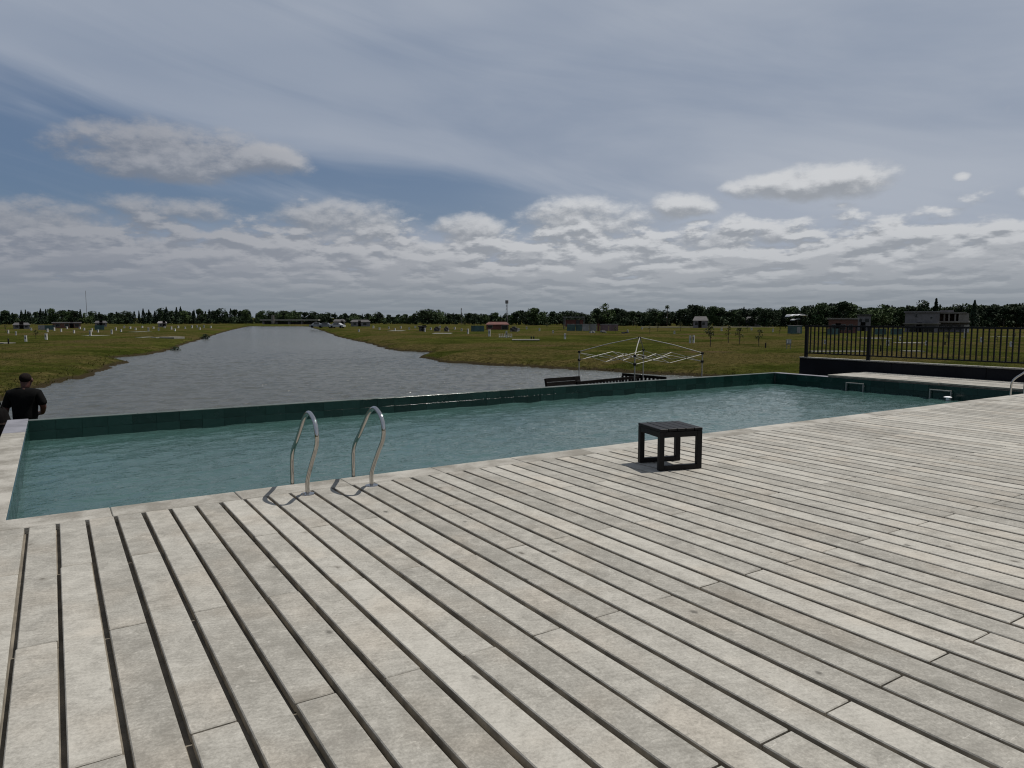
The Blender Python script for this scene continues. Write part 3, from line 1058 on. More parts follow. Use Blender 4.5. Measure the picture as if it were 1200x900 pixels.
# ------------------------------------------------------------------ the man behind the far left corner of the pool
def skin_mesh(name, verts, edges, radii, mat, root=0, sub=2):
    me = bpy.data.meshes.new(name)
    me.from_pydata(verts, edges, [])
    o = bpy.data.objects.new(name, me)
    COL.objects.link(o)
    md = o.modifiers.new('skin', 'SKIN')
    md.use_smooth_shade = True
    for i, sv in enumerate(me.skin_vertices[0].data):
        rr = radii[i]
        sv.radius = rr if isinstance(rr, tuple) else (rr, rr)
        sv.use_root = (i == root)
    sd = o.modifiers.new('sub', 'SUBSURF')
    sd.levels = sub
    sd.render_levels = sub
    dg = bpy.context.evaluated_depsgraph_get()
    new = bpy.data.meshes.new_from_object(o.evaluated_get(dg))
    bpy.data.objects.remove(o)
    new.materials.clear()
    new.materials.append(MATS[mat])
    new.polygons.foreach_set('use_smooth', [True] * len(new.polygons))
    return new


def man():
    base = spot(24.6, 12.75)
    gzv = -1.30
    # local axes: +x to his right as we see it, +y away from us
    t = thing('person', 'person in black t-shirt seen from behind at the far left pool corner', 'person', (base[0], base[1], gzv), -YAW + R(10))
    V, E_, RR = [], [], []

    def vert(p, r, parent=None):
        V.append(p)
        RR.append(r)
        if parent is not None:
            E_.append((parent, len(V) - 1))
        return len(V) - 1
    pel = vert((0, 0, 0.98), (0.17, 0.13))
    wai = vert((0, 0.01, 1.14), (0.165, 0.12), pel)
    che = vert((0, 0.02, 1.34), (0.185, 0.13), wai)
    sho = vert((0, 0.03, 1.49), (0.125, 0.07), che)
    nec = vert((0.01, 0.04, 1.59), (0.062, 0.065), sho)
    # arms: left hangs and reaches down to the bag, right bends with the elbow out
    la = vert((-0.20, 0.02, 1.50), 0.073, sho)
    lb = vert((-0.285, 0.0, 1.24), 0.052, la)
    lc = vert((-0.30, -0.03, 1.02), 0.038, lb)
    lh = vert((-0.295, -0.04, 0.94), (0.040, 0.022), lc)
    ra = vert((0.20, 0.02, 1.50), 0.073, sho)
    rb = vert((0.285, 0.02, 1.27), 0.052, ra)
    rc = vert((0.20, 0.17, 1.14), 0.040, rb)
    rh = vert((0.13, 0.22, 1.12), (0.038, 0.024), rc)
    for hh, dirs, side in ((lh, [(0.0, -0.02, -0.09), (0.012, 0.0, -0.10), (0.012, 0.02, -0.095), (0.008, 0.04, -0.08)], (0.03, -0.05, -0.04)),
                           (rh, [(-0.09, 0.02, 0.02), (-0.10, 0.02, 0.0), (-0.095, 0.02, -0.02), (-0.08, 0.02, -0.04)], (-0.03, -0.02, 0.06))):
        hp = Vector(V[hh])
        for i, d_ in enumerate(dirs):
            d_ = Vector(d_)
            kx = Vector((0, 0.018 * (i - 1.5), 0)) if hh == lh else Vector((0, 0, -0.018 * (i - 1.5)))
            f0 = vert(tuple(hp + kx + d_ * 0.45), 0.009, hh)
            f1 = vert(tuple(hp + kx + d_ * 0.8 + Vector((0.006, 0.004, 0))), 0.0085, f0)
            vert(tuple(hp + kx + d_ * 1.05 + Vector((0.018, 0.006, 0))), 0.0075, f1)
        s_ = Vector(side)
        t0 = vert(tuple(hp + s_ * 0.6), 0.011, hh)
        vert(tuple(hp + s_ * 1.2), 0.009, t0)
    for s in (-1, 1):
        hp_ = vert((s * 0.10, 0, 0.90), (0.105, 0.11), pel)
        kn = vert((s * 0.12, 0.02, 0.50), 0.062, hp_)
        an = vert((s * 0.13, -0.01, 0.10), 0.042, kn)
        vert((s * 0.14, 0.16, 0.045), (0.045, 0.035), an)
    hd = vert((0.015, 0.065, 1.67), (0.074, 0.09), nec)
    hm = vert((0.02, 0.075, 1.745), (0.082, 0.103), hd)
    ht = vert((0.02, 0.07, 1.815), (0.064, 0.080), hm)
    t.scale = (1.06, 1.06, 1.03)
    body = add('body', skin_mesh('body', V, E_, RR, 'skin'), t)
    # face and ears, turned away from us
    MB().ell((0.02, 0.185, 1.715), (0.016, 0.026, 0.022), 8, 6).build('nose', 'skin', t, smooth=True)
    for s in (-1, 1):
        MB().ell((0.02 + s * 0.088, 0.075, 1.725), (0.014, 0.024, 0.034), 8, 6).build('ear', 'skin', t, smooth=True)
        MB().ell((0.02 + s * 0.034, 0.165, 1.745), (0.014, 0.012, 0.010), 8, 6).build('eye', 'hair', t, smooth=True)
    MB().ell((0.02, 0.163, 1.672), (0.027, 0.014, 0.008), 8, 6).build('mouth', 'skin', t, smooth=True)
    # close-cropped hair round the sides and back
    MB().ell((0.014, 0.055, 1.765), (0.089, 0.100, 0.088), 20, 14).build('hair', 'hair', t, smooth=True)
    # t-shirt with sleeves
    sv = [(0, 0.0, 0.93), (0, 0.01, 1.14), (0, 0.02, 1.34), (0, 0.022, 1.51), (0.008, 0.036, 1.605), (-0.205, 0.02, 1.495), (-0.262, 0.008, 1.33),
          (-0.286, 0.0, 1.245), (0.205, 0.02, 1.495), (0.262, 0.02, 1.36), (0.284, 0.02, 1.28)]
    se = [(0, 1), (1, 2), (2, 3), (3, 4), (3, 5), (5, 6), (6, 7), (3, 8), (8, 9), (9, 10)]
    sr = [(0.205, 0.165), (0.20, 0.15), (0.215, 0.155), (0.185, 0.140), (0.084, 0.092), 0.092, 0.080, 0.078, 0.088, 0.080, 0.078]
    add('t_shirt', skin_mesh('t_shirt', sv, se, sr, 'black_shirt'), t)
    tv = [(0, 0, 0.99), (-0.10, 0, 0.88), (-0.12, 0.02, 0.50), (-0.13, -0.005, 0.08), (0.10, 0, 0.88), (0.12, 0.02, 0.50), (0.13, -0.005, 0.08)]
    add('trousers', skin_mesh('trousers', tv, [(0, 1), (1, 2), (2, 3), (0, 4), (4, 5), (5, 6)],
                              [(0.185, 0.145), 0.118, 0.080, 0.068, 0.118, 0.080, 0.068], 'dark_trousers'), t)
    MB().box((0.24, 0.0, 0.905), (0.16, 0.05, 0.035)).build('belt_pouch', 'black_bag', t, bevel=0.006)
    # the bag his left hand rests on
    hw = t.matrix_basis @ Vector((-0.42, -0.06, 0.0))
    bag = thing('bag', 'black bag at the left edge of the photo under the hand of the person', 'bag', (hw.x + 0.02, hw.y - 0.30, -1.30), -YAW + R(10))
    b_ = MB()
    prof = [(0.0, 0.16, 0.13), (0.04, 0.19, 0.16), (0.6, 0.215, 0.18), (1.10, 0.205, 0.17), (1.28, 0.16, 0.14), (1.35, 0.09, 0.09)]
    seg = 16
    for z, rx, ry in prof:
        for s in range(seg):
            a_ = 2 * math.pi * s / seg
            cx_, sy_ = math.cos(a_), math.sin(a_)
            ex = 0.65
            b_.v.append((rx * math.copysign(abs(cx_) ** ex, cx_), ry * math.copysign(abs(sy_) ** ex, sy_), z))
    for k in range(len(prof) - 1):
        for s in range(seg):
            s2 = (s + 1) % seg
            b_.f.append((k * seg + s, k * seg + s2, (k + 1) * seg + s2, (k + 1) * seg + s))
    b_.f.append(tuple(reversed(range(seg))))
    b_.f.append(tuple((len(prof) - 1) * seg + s for s in range(seg)))
    b_.build('sack', 'black_bag', bag, smooth=True)
    st_ = MB()
    for z, k_ in ((1.055, 1.0), (1.055, 1.03), (1.085, 1.03), (1.085, 1.0)):
        for s in range(seg):
            a_ = 2 * math.pi * s / seg
            cx_, sy_ = math.cos(a_), math.sin(a_)
            st_.v.append((0.207 * k_ * math.copysign(abs(cx_) ** 0.65, cx_), 0.172 * k_ * math.copysign(abs(sy_) ** 0.65, sy_), z))
    for k in range(4):
        for s in range(seg):
            s2, k2 = (s + 1) % seg, (k + 1) % 4
            st_.f.append((k * seg + s, k * seg + s2, k2 * seg + s2, k2 * seg + s))
    st_.build('strap', 'brown_strap', bag)
    MB().tube([(-0.12, 0, 1.30), (-0.08, 0, 1.42), (0.08, 0, 1.42), (0.12, 0, 1.30)], 0.013, 8).build('grip', 'black_bag', bag)


man()


# ------------------------------------------------------------------ trees
def leaf_quads(centres, size, flat=0.0):
    n = len(centres)
    a = nrng.normal(size=(n, 3))
    a /= np.linalg.norm(a, axis=1, keepdims=True)
    b = nrng.normal(size=(n, 3))
    b -= a * (a * b).sum(1, keepdims=True)
    b /= np.linalg.norm(b, axis=1, keepdims=True)
    if flat:
        a[:, 2] *= 1 - flat
        b[:, 2] *= 1 - flat
    s = size * nrng.uniform(0.6, 1.35, size=(n, 1))
    q = np.stack([centres - a * s - b * s * 0.6, centres + a * s * 0.8 - b * s * 0.5, centres + a * s + b * s * 0.6, centres - a * s * 0.7 + b * s * 0.7], 1)
    return q.reshape(-1, 3)


def quads_mesh(name, V, mat):
    n = len(V) // 4
    me = bpy.data.meshes.new(name)
    me.from_pydata(V.tolist(), [], np.arange(n * 4).reshape(n, 4).tolist())
    me.materials.append(MATS[mat])
    return me


def crown_points(h, w, n, lobes, lo=0.22):
    """points on and in a heap of lobes, for a tree of unit-free height h and crown width w"""
    pts = []
    cs = []
    for k in range(lobes):
        z = nrng.uniform(lo, 0.86) * h
        spread = w * 0.5 * (1 - abs((z / h - 0.48) / 0.55) ** 2) ** 0.5 if abs(z / h - 0.48) < 0.55 else 0.1 * w
        ang = nrng.uniform(0, 2 * math.pi)
        rad = spread * nrng.uniform(0.15, 0.75)
        cs.append((rad * math.cos(ang), rad * math.sin(ang), z, w * nrng.uniform(0.15, 0.29)))
    cs.append((0, 0, h * 0.84, w * 0.18))
    per = n // len(cs)
    for (x, y, z, r) in cs:
        d = nrng.normal(size=(per, 3))
        d /= np.linalg.norm(d, axis=1, keepdims=True)
        rr = r * nrng.uniform(0.45, 1.08, size=(per, 1)) ** 0.6
        pts.append(np.array([x, y, z]) + d * rr * np.array([1, 1, 0.82]))
    P = np.concatenate(pts)
    P[:, 2] = np.minimum(P[:, 2], h)
    return P, cs


def make_broadleaf(h=8.0, w=6.5, n=1500, lobes=13, size=0.24, lo=0.22):
    P, cs = crown_points(h, w, n, lobes, lo)
    crown = leaf_quads(P, size)
    tr = MB().tube([(0, 0, -0.3), (0.05, 0.02, h * 0.2), (0.0, 0.05, h * 0.42), (0.1, 0, h * 0.7)], [0.022 * h, 0.017 * h, 0.012 * h, 0.004 * h], 7)
    for (x, y, z, r) in cs[:7]:
        tr.tube([(0, 0.03, max(0.15 * h, z - 0.28 * h)), (x * 0.5, y * 0.5, z - 0.1 * h), (x, y, z)], [0.009 * h, 0.006 * h, 0.002 * h], 5)
    return crown, tr


def make_conifer(h=9.0, w=3.4, n=1100, size=0.20):
    z = nrng.uniform(0, 1, n) ** 1.15
    tier = 0.72 + 0.28 * np.abs(np.sin(z * 21 + nrng.uniform(0, 3)))
    r = (1 - z) ** 0.85 * w * 0.5 * tier * nrng.uniform(0.25, 1.05, n) ** 0.5
    a = nrng.uniform(0, 2 * math.pi, n)
    r *= 1 + 0.22 * np.sin(a * 3 + z * 9)
    P = np.stack([r * np.cos(a), r * np.sin(a), h * (0.08 + 0.92 * z) - r * 0.18], 1)
    tr = MB().tube([(0, 0, -0.3), (0, 0, h * 0.5), (0, 0, h * 0.98)], [0.018 * h, 0.011 * h, 0.002 * h], 7)
    return leaf_quads(P, size), tr


def make_palm(h=9.0):
    tr = MB().tube([(0, 0, -0.3), (0.05, 0, h * 0.5), (0.0, 0.05, h * 0.86)], [0.20, 0.15, 0.14], 8)
    V = []
    for k in range(46):
        a = nrng.uniform(0, 2 * math.pi)
        up = nrng.uniform(-0.7, 1.1)
        L = nrng.uniform(1.0, 1.5)
        d = np.array([math.cos(a) * math.cos(up), math.sin(a) * math.cos(up), math.sin(up)])
        side = np.array([-math.sin(a), math.cos(a), 0])
        o = np.array([0, 0.05, h * 0.86])
        m_ = o + d * L * 0.6
        e = o + d * L + np.array([0, 0, -0.35 * L])
        V += [o - side * 0.03, m_ - side * 0.22, m_ + side * 0.22, o + side * 0.03]
        V += [m_ - side * 0.22, e - side * 0.04, e + side * 0.04, m_ + side * 0.22]
    return np.array(V), tr


PROTO = {}


def proto(key, crown, tr, leaf):
    PROTO[key] = (quads_mesh('crown', crown, leaf), tr.mesh('trunk', 'bark', True))


for i in range(6):
    c_, t_ = make_broadleaf(8.0, [6.2, 7.4, 5.4, 8.2, 6.8, 5.0][i], 1500, [12, 15, 10, 17, 13, 9][i])
    proto('b%d' % i, c_, t_, ['leaf_dark', 'leaf_mid', 'leaf_dark', 'leaf_dark', 'leaf_mid', 'leaf_dark'][i])
for i in range(4):
    c_, t_ = make_conifer(9.0, [3.0, 3.8, 2.5, 4.4][i])
    proto('c%d' % i, c_, t_, 'leaf_conifer')
c_, t_ = make_palm()
proto('palm', c_, t_, 'leaf_dark')
for i in range(3):
    c_, t_ = make_broadleaf(3.2, [1.7, 1.3, 2.0][i], [170, 90, 230][i], [6, 5, 7][i], 0.085, 0.45)
    proto('s%d' % i, c_, t_, 'leaf_olive')
for i in range(2):
    P, cs = crown_points(1.6, 2.3, 420, 8, 0.15)
    tr = MB()
    for (x, y, z, r) in cs[:6]:
        tr.tube([(0, 0, -0.1), (x * 0.5, y * 0.5, z * 0.5), (x, y, z)], [0.03, 0.02, 0.008], 5)
    proto('bush%d' % i, leaf_quads(P, 0.10), tr, 'leaf_olive' if i else 'leaf_dark')
NOMH = {'b': 8.0, 'c': 9.0, 'p': 9.0 * 0.86 + 1.4, 's': 3.2}


def plant(name, key, loc, h, label, cat, group=None, wide=1.0):
    base_h = 1.6 if key.startswith('bush') else NOMH[key[0]]
    s = h / base_h
    t = thing(name, label, cat, loc, rng.uniform(0, 6.28), group)
    t.scale = (s * wide, s * wide, s)
    add('crown', PROTO[key][0], t)
    add('trunk', PROTO[key][1], t)
    return t


SKYLINE = [(-80, 363), (0, 362.5), (40, 364), (72, 361.5), (110, 364.5), (160, 365), (197, 360.5), (230, 363), (275, 361.5), (310, 365), (347, 363.5), (380, 366),
           (450, 366.5), (480, 368), (500, 362), (530, 366), (560, 366), (600, 366), (625, 361), (645, 363), (680, 365), (700, 361), (730, 362), (790, 362),
           (820, 358), (850, 361), (880, 360), (930, 360), (955, 356), (985, 354), (1010, 358), (1035, 357), (1060, 358), (1110, 358), (1140, 355), (1170, 357), (1200, 354), (1290, 355)]


def sky_v(u):
    return float(np.interp(u, [s[0] for s in SKYLINE], [s[1] for s in SKYLINE]))


def belt_depth(u):
    return float(np.interp(u, [-80, 290, 420, 640, 900, 1290], [285, 335, 330, 275, 225, 205]))


def tree_at(u, dep, v_top, key, name, label, group, wide=1.0):
    p = spot(u, dep)
    h = EYE + (372 - v_top) * dep / F - GZ
    plant(name, key, (p[0], p[1], GZ), h, label, 'tree', group, wide)


# the tree belt: front trees one by one
ORD = ['first', 'second', 'third', 'fourth', 'fifth', 'sixth', 'seventh', 'eighth', 'ninth', 'tenth', 'eleventh', 'twelfth', 'thirteenth', 'fourteenth', 'fifteenth',
       'sixteenth', 'seventeenth', 'eighteenth', 'nineteenth', 'twentieth'] + ['twenty-' + w_ for w_ in ('first', 'second', 'third', 'fourth', 'fifth', 'sixth', 'seventh', 'eighth', 'ninth')] + [
       'thirtieth'] + ['thirty-' + w_ for w_ in ('first', 'second', 'third', 'fourth', 'fifth', 'sixth', 'seventh', 'eighth')]
SEGS = [(-90, 'beyond the left edge of the photo'), (0, 'behind the low brown house at far left'), (60, 'behind the long flat-roofed house at left'), (104, 'just right of the tall thin mast'),
        (150, 'behind the left posts'), (197, 'right of the tallest conifer at left'), (250, 'nearest the lake end at left'), (300, 'behind the low bridge'), (376, 'behind the parked cars'),
        (412, 'behind the long dark low house'), (450, 'left of the broad domed tree'), (501, 'right of the broad domed tree'), (560, 'behind the orange shed'), (610, 'left of the red shed'),
        (660, 'behind the red shed'), (709, 'right of the tallest round tree'), (745, 'left of the lone palm'), (781, 'right of the lone palm'), (830, 'behind the fullest young tree'),
        (870, 'behind the far low house'), (910, 'behind the white pavilion'), (945, 'behind the red brick walls'), (1004, 'behind the dark flat-roofed house'), (1035, 'left of the grey house'),
        (1061, 'behind the grey house'), (1098, 'behind the concrete house'), (1135, 'right of the concrete house'), (1170, 'at the right end of the railing in view'), (1201, 'beyond the right edge of the photo')]
SEEN = {}


def belt_label(u_, kind):
    seg = [t_ for (a_, t_) in SEGS if a_ <= u_][-1]
    n_ = SEEN.get((seg, kind), 0)
    SEEN[(seg, kind)] = n_ + 1
    return '%s %s from left in belt %s' % (ORD[n_], kind, seg)


u = -60.0
while u < 1262:
    dep = belt_depth(u) + rng.uniform(-6, 14)
    left = u < 300
    vt = sky_v(u) + rng.uniform(-1.2, 4.2)
    if left and rng.random() < 0.62 or (not left and rng.random() < 0.10):
        tree_at(u, dep, vt - rng.uniform(0, 1.5), 'c%d' % rng.randrange(4), 'conifer_tree',
                belt_label(u, 'dark conifer'),
                'conifers in the left tree belt' if left else 'conifers in the right tree belt', 1.15)
    else:
        tree_at(u, dep, vt, 'b%d' % rng.randrange(6), 'broadleaf_tree',
                belt_label(u, 'round tree'),
                'round trees in the left belt' if left else ('round trees along the right field' if u < 900 else 'round trees behind the railing'), rng.uniform(0.9, 1.3))
    u += rng.uniform(4.6, 7.6)
# trees that stand out
tree_at(501, 300, 361.5, 'b3', 'broadleaf_tree', 'broad domed tree rising above the belt right of the lake end', None, 1.5)
tree_at(709, 262, 355.0, 'b1', 'broadleaf_tree', 'tallest round tree above the belt behind the container row', None, 0.95)
tree_at(625, 270, 361.0, 'b4', 'broadleaf_tree', 'rounded tree above the belt between the mast and the red shed', None, 1.2)
tree_at(811, 235, 356.0, 'b2', 'broadleaf_tree', 'tall dark tree with flat top right of the palm', None, 1.0)
tree_at(781, 240, 355.5, 'palm', 'palm_tree', 'lone palm with small round head above the tree belt', None, 1.0)
tree_at(986, 214, 353.0, 'b5', 'broadleaf_tree', 'tall tree above the belt over the left part of the railing', None, 1.0)
tree_at(1081, 205, 352.2, 'b0', 'broadleaf_tree', 'dense tall tree behind the grey house', None, 0.95)
tree_at(1094, 205, 350.0, 'c2', 'conifer_tree', 'slim pointed conifer right behind the grey house', None, 1.3)
tree_at(1139, 205, 352.0, 'c0', 'conifer_tree', 'pointed conifer top right of the concrete house', None, 1.2)
tree_at(197, 318, 359.8, 'c1', 'conifer_tree', 'tallest conifer in the tree belt left of the lake', None, 1.2)
tree_at(347, 335, 363.2, 'c0', 'conifer_tree', 'small pointed conifer over the low bridge at the lake end', None, 1.2)
tree_at(1130, 168, 366.5, 'b2', 'broadleaf_tree', 'small dark tree against the pale wing of the concrete house', None, 0.8)

# the wood behind them, one mass
wood = []
for k in range(330):
    u = nrng.uniform(-90, 1290)
    dep = belt_depth(u) + nrng.uniform(22, 85)
    p = spot(u, dep)
    h = EYE + (372 - sky_v(u) - nrng.uniform(1.2, 6.0)) * dep / F - GZ
    if u < 300 and nrng.random() < 0.5:
        q, _ = make_conifer(h, h * 0.42, 220, 0.36)
    else:
        q, _ = make_broadleaf(h, h * nrng.uniform(0.9, 1.3), 260, 8, 0.42, 0.1)
    wood.append(q + np.array([p[0], p[1], GZ]))
tag(add('wood', quads_mesh('wood', np.concatenate(wood), 'leaf_dark')), 'dark wood closing the view behind the front trees', 'wood', None, 'stuff')
# low undergrowth at the foot of the belt
under = []
for k in range(520):
    u = nrng.uniform(-80, 1280)
    dep = belt_depth(u) + nrng.uniform(-3, 22)
    p = spot(u, dep)
    hh = nrng.uniform(1.4, 3.4)
    P, _ = crown_points(hh, hh * 1.6, 70, 5, 0.1)
    under.append(leaf_quads(P, 0.34) + np.array([p[0], p[1], GZ]))
tag(add('undergrowth', quads_mesh('undergrowth', np.concatenate(under), 'leaf_dark')), 'dark undergrowth at the foot of the tree belt', 'undergrowth', None, 'stuff')

# young trees in the field on the right, and bushes on the left bank
for (u, v, hpx, key, lab) in [
    (832, 406, 27, 's2', 'fullest young tree in the field right of the canopy frame'), (853, 402.5, 23, 's1', 'thin bare young tree beside the fullest sapling'),
    (866, 404, 22, 's0', 'sparse young tree third right of the canopy frame'), (889, 406, 22, 's0', 'sparse young tree left of the black marker post'),
    (761, 391, 13, 's1', 'small dark sapling behind the canopy frame'), (770, 388, 11, 's0', 'low sapling behind the peak of the canopy'),
    (797, 388, 12, 's2', 'sapling before the grey pitched roof'), (875, 389, 9, 's0', 'tiny sapling below the far pitched roof'),
    (745, 386, 10, 's1', 'sapling at the right end of the container row'), (641, 386, 9, 's0', 'sapling left of the red framed shed'),
    (545, 384, 8, 's2', 'sapling left of the orange shed in the far field'), (43, 397.5, 12, 's2', 'dark bushy sapling in the left field'),
    (8, 389, 9, 's0', 'sapling at the left edge of the field'), (913, 392, 10, 's1', 'sapling left of the teal box by the railing'),
    (721, 391, 9, 's2', 'sapling in front of the pink panels'), (691, 384, 8, 's0', 'sapling behind the container row'), (1032, 404, 13, 's0', 'sapling seen through the railing left of the grey house'),
    (1109, 401, 11, 's2', 'sapling seen through the railing before the concrete house'), (1168, 404, 13, 's1', 'sapling seen through the railing right of the concrete house'),
    (1188, 398, 9, 's2', 'bushy sapling seen through the railing at the right edge'),
]:
    p = on_field(u, v)
    plant('young_tree', key, p, hpx * (EYE - GZ) / (v - 372.0), lab, 'young tree', 'young trees in the field')
for (u, v, hpx, lab) in [(205, 407.5, 8, 'dark bush on the left bank, nearer of two by the water'), (241, 395.5, 7, 'dark bush on the left bank, farther of two by the water')]:
    p = on_field(u, v, -1.75)
    plant('bush', 'bush%d' % (1 if u < 150 else 0), (p[0], p[1], gz(p[0], p[1])), hpx * (EYE + 1.75) / (v - 372.0), lab, 'bush', 'bushes on the left bank', 1.2)

# ------------------------------------------------------------------ grass tufts on the banks and the nearer field
def tufts(n, seed):
    r_ = np.random.default_rng(seed)
    px, py, hs = [], [], []
    # field and banks, denser towards the viewer
    dep = 27 * np.exp(r_.uniform(0, 1, n) * math.log(150 / 27))
    lat = r_.uniform(-0.78, 0.78, n) * dep
    x = dep * SY + lat * CY
    y = dep * CY - lat * SY
    d = lake_sd(x, y)
    keep = d > 0.15
    x, y, d = x[keep], y[keep], d[keep]
    h = r_.uniform(0.025, 0.085, len(x)) + np.where(d < 1.4, r_.uniform(0.0, 0.10, len(x)), 0)
    return x, y, h


x, y, h = tufts(46000, 5)
z = ground_z(x, y)
m = len(x)
V = []
Fc = []
for blade in range(3):
    a = nrng.uniform(0, 2 * math.pi, m)
    w = nrng.uniform(0.015, 0.04, m)
    lx = nrng.normal(0, 0.07, m)
    ly = nrng.normal(0, 0.07, m)
    base0 = np.stack([x - np.cos(a) * w + lx, y - np.sin(a) * w + ly, z - 0.03], 1)
    base1 = np.stack([x + np.cos(a) * w + lx, y + np.sin(a) * w + ly, z - 0.03], 1)
    tip = np.stack([x + lx * 2.2, y + ly * 2.2, z + h * nrng.uniform(0.6, 1.1, m)], 1)
    V.append(np.stack([base0, base1, tip], 1).reshape(-1, 3))
V = np.concatenate(V)
me = bpy.data.meshes.new('grass')
me.from_pydata(V.tolist(), [], np.arange(len(V)).reshape(-1, 3).tolist())
me.materials.append(MATS['grass_blade'])
tag(add('grass', me), 'rough olive grass on the banks and field', 'grass', None, 'stuff')


# ------------------------------------------------------------------ small things in the field
def marker(u, v, hpx, label, group, wpx=None):
    p = on_field(u, v)
    s = (EYE - GZ) / (v - 372.0)
    hgt = hpx * s
    w = (wpx or max(1.6, hpx * 0.30)) * s
    t = thing('utility_post', label, 'post', (p[0], p[1], p[2] - 0.02), -YAW + rng.uniform(-.5, .5), group)
    MB().box((0, 0, hgt * 0.46), (w, w * 0.8, hgt * 0.92)).build('body', 'white_post', t)
    MB().box((0, 0, hgt * 0.96), (w * 1.12, w * 0.95, hgt * 0.078)).build('lid', 'white_post', t)
    MB().box((0, -w * 0.43, hgt * 0.6), (w * 0.7, w * 0.05, hgt * 0.35)).build('panel', 'pale_sheet', t)


LM = 'small white utility post in the field left of the lake'
for i_, (u, v, hp) in enumerate(sorted([(20, 393, 5), (57, 389, 4), (65, 387.5, 4), (109, 388.5, 4), (132, 391.5, 5.5), (137, 387, 3.5), (154, 385.5, 3), (175, 388, 4.5), (187, 387.5, 3.5),
                   (202, 386, 3.5), (210, 384.5, 3), (226, 384.5, 3.5), (240, 384, 3), (80, 385.5, 3), (95, 385.8, 3), (122, 385.8, 3), (147, 384.6, 3), (168, 384.2, 2.5),
                   (232, 383.6, 2.5), (218, 385.2, 2.5), (38, 387, 3), (11, 390.5, 4)] + [(48, 386.2, 3), (73, 388.5, 3.5), (88, 390.5, 4), (100, 387, 3), (116, 389.5, 3.5), (143, 389, 3.5), (160, 386.8, 3), (181, 385.2, 2.6), (194, 384.4, 2.5), (206, 388, 3.2), (235, 386.2, 3), (248, 384.2, 2.5)])):
    marker(u, v, hp, '%s small white post from the left in the field left of the lake' % ORD[i_], 'small white posts left of the lake')
marker(31, 400, 7.5, 'white utility post nearest the left edge of the left field', None)
marker(55, 398, 7.5, 'white utility post right of the dark bushy sapling in the left field', None)
marker(107, 394, 7, 'white utility post beside the pale slab in the left field', None)
RM = 'small white utility post in the field right of the lake'
for i_, (u, v, hp) in enumerate(sorted([(421, 388.5, 3), (498, 389, 5), (548.5, 391, 6), (456, 385.5, 3), (470, 385, 3), (438, 384.5, 3), (516, 384.5, 3), (735, 390, 4), (790, 391.5, 4), (752, 386, 3),
                   (845, 388, 4), (880, 387, 3), (905, 389, 4)] + [(445, 386.5, 3), (463, 387.5, 3.2), (480, 386.2, 3), (487, 384.6, 2.6), (505, 386.5, 3), (533, 386, 3), (541, 388, 3.4), (608, 388, 3.4), (617, 385.6, 3), (632, 387.4, 3), (648, 390.5, 3.6)])):
    marker(u, v, hp, '%s small white post from the left in the field right of the lake' % ORD[i_], 'small white posts right of the lake')
marker(573.5, 394, 8, 'broad white utility post before the orange shed', None, 2.6)
marker(593.5, 395.5, 8, 'slim white utility post beside the picket row', None, 1.8)
marker(662, 397, 6.5, 'white utility post below the teal container', None)
marker(808.5, 402.5, 9.5, 'left one of the twin white posts right of the canopy', None, 2.0)
marker(812.5, 402.5, 10.0, 'right one of the twin white posts right of the canopy', None, 2.0)
marker(1040, 406, 8, 'white utility post behind the railing left of the grey house', None)
marker(1130, 396, 7, 'white utility post behind the railing by the concrete house', None, 2.4)
FM = 'white utility post seen between the railing bars'
for i_, (u, v, hp) in enumerate([(966, 404, 6), (992, 399, 5), (1054, 399, 5), (1085, 405, 6), (1149, 401, 6), (1184, 406, 6)]):
    marker(u, v, hp, '%s low white post from the left seen between the railing bars' % ORD[i_], 'posts behind the railing')
for (u, v, hp, lab) in [(10.5, 402.5, 6, 'thin black stake by the slab in the left field'), (897, 407.5, 6, 'short black stake right of the young trees'),
                        (622.5, 397.5, 3.5, 'left of the two black stakes on the pale slab'), (625.5, 397.5, 3.5, 'right of the two black stakes on the pale slab'),
                        (1032, 412, 8, 'black stake behind the railing bars near its second post'), (1107, 404, 4, 'black stake behind the railing before the concrete house')]:
    p = on_field(u, v)
    s = (EYE - GZ) / (v - 372.0)
    tag(MB().tube([(0, 0, -0.1), (0, 0, hp * s * 0.9), (0, 0, hp * s)], [0.8 * s, 0.75 * s, 0.45 * s], 8).build('stake', 'black_metal', None, p), lab, 'stake')
# white picket row
pk = thing('picket_row', 'row of short white pickets beside the slim utility post', 'fence', on_field(593, 395.5))
for k in range(8):
    a = Vector(on_field(585 + k * 2.1, 395.3)) - Vector(pk.location)
    MB().box((a.x, a.y, 0.28), (0.09, 0.04, 0.56)).build('picket', 'white_post', pk)
a0 = Vector(on_field(585, 395.3)) - Vector(pk.location)
a1 = Vector(on_field(599.7, 395.3)) - Vector(pk.location)
MB().tube([(a0.x, a0.y, 0.06), (a1.x, a1.y, 0.06)], 0.05, 6).build('rail', 'white_post', pk)
# white notice board left of the railing
p = on_field(924, 409)
s = (EYE - GZ) / (409 - 372.0)
nb = thing('notice_board', 'pale rectangular board on two legs left of the railing', 'board', p, -YAW - R(20))
MB().box((0, 0, 8.5 * s), (5.6 * s, 0.05, 6.0 * s)).build('panel', 'pale_sheet', nb, bevel=0.005)
for q in (-1, 1):
    MB().box((q * 1.9 * s, 0.06, 5.5 * s), (0.06, 0.06, 11 * s)).build('leg', 'pale_sheet', nb)
    MB().box((q * 1.3 * s, -0.032, 8.7 * s), (1.7 * s, 0.012, 3.6 * s)).build('sheet', 'white_post', nb)

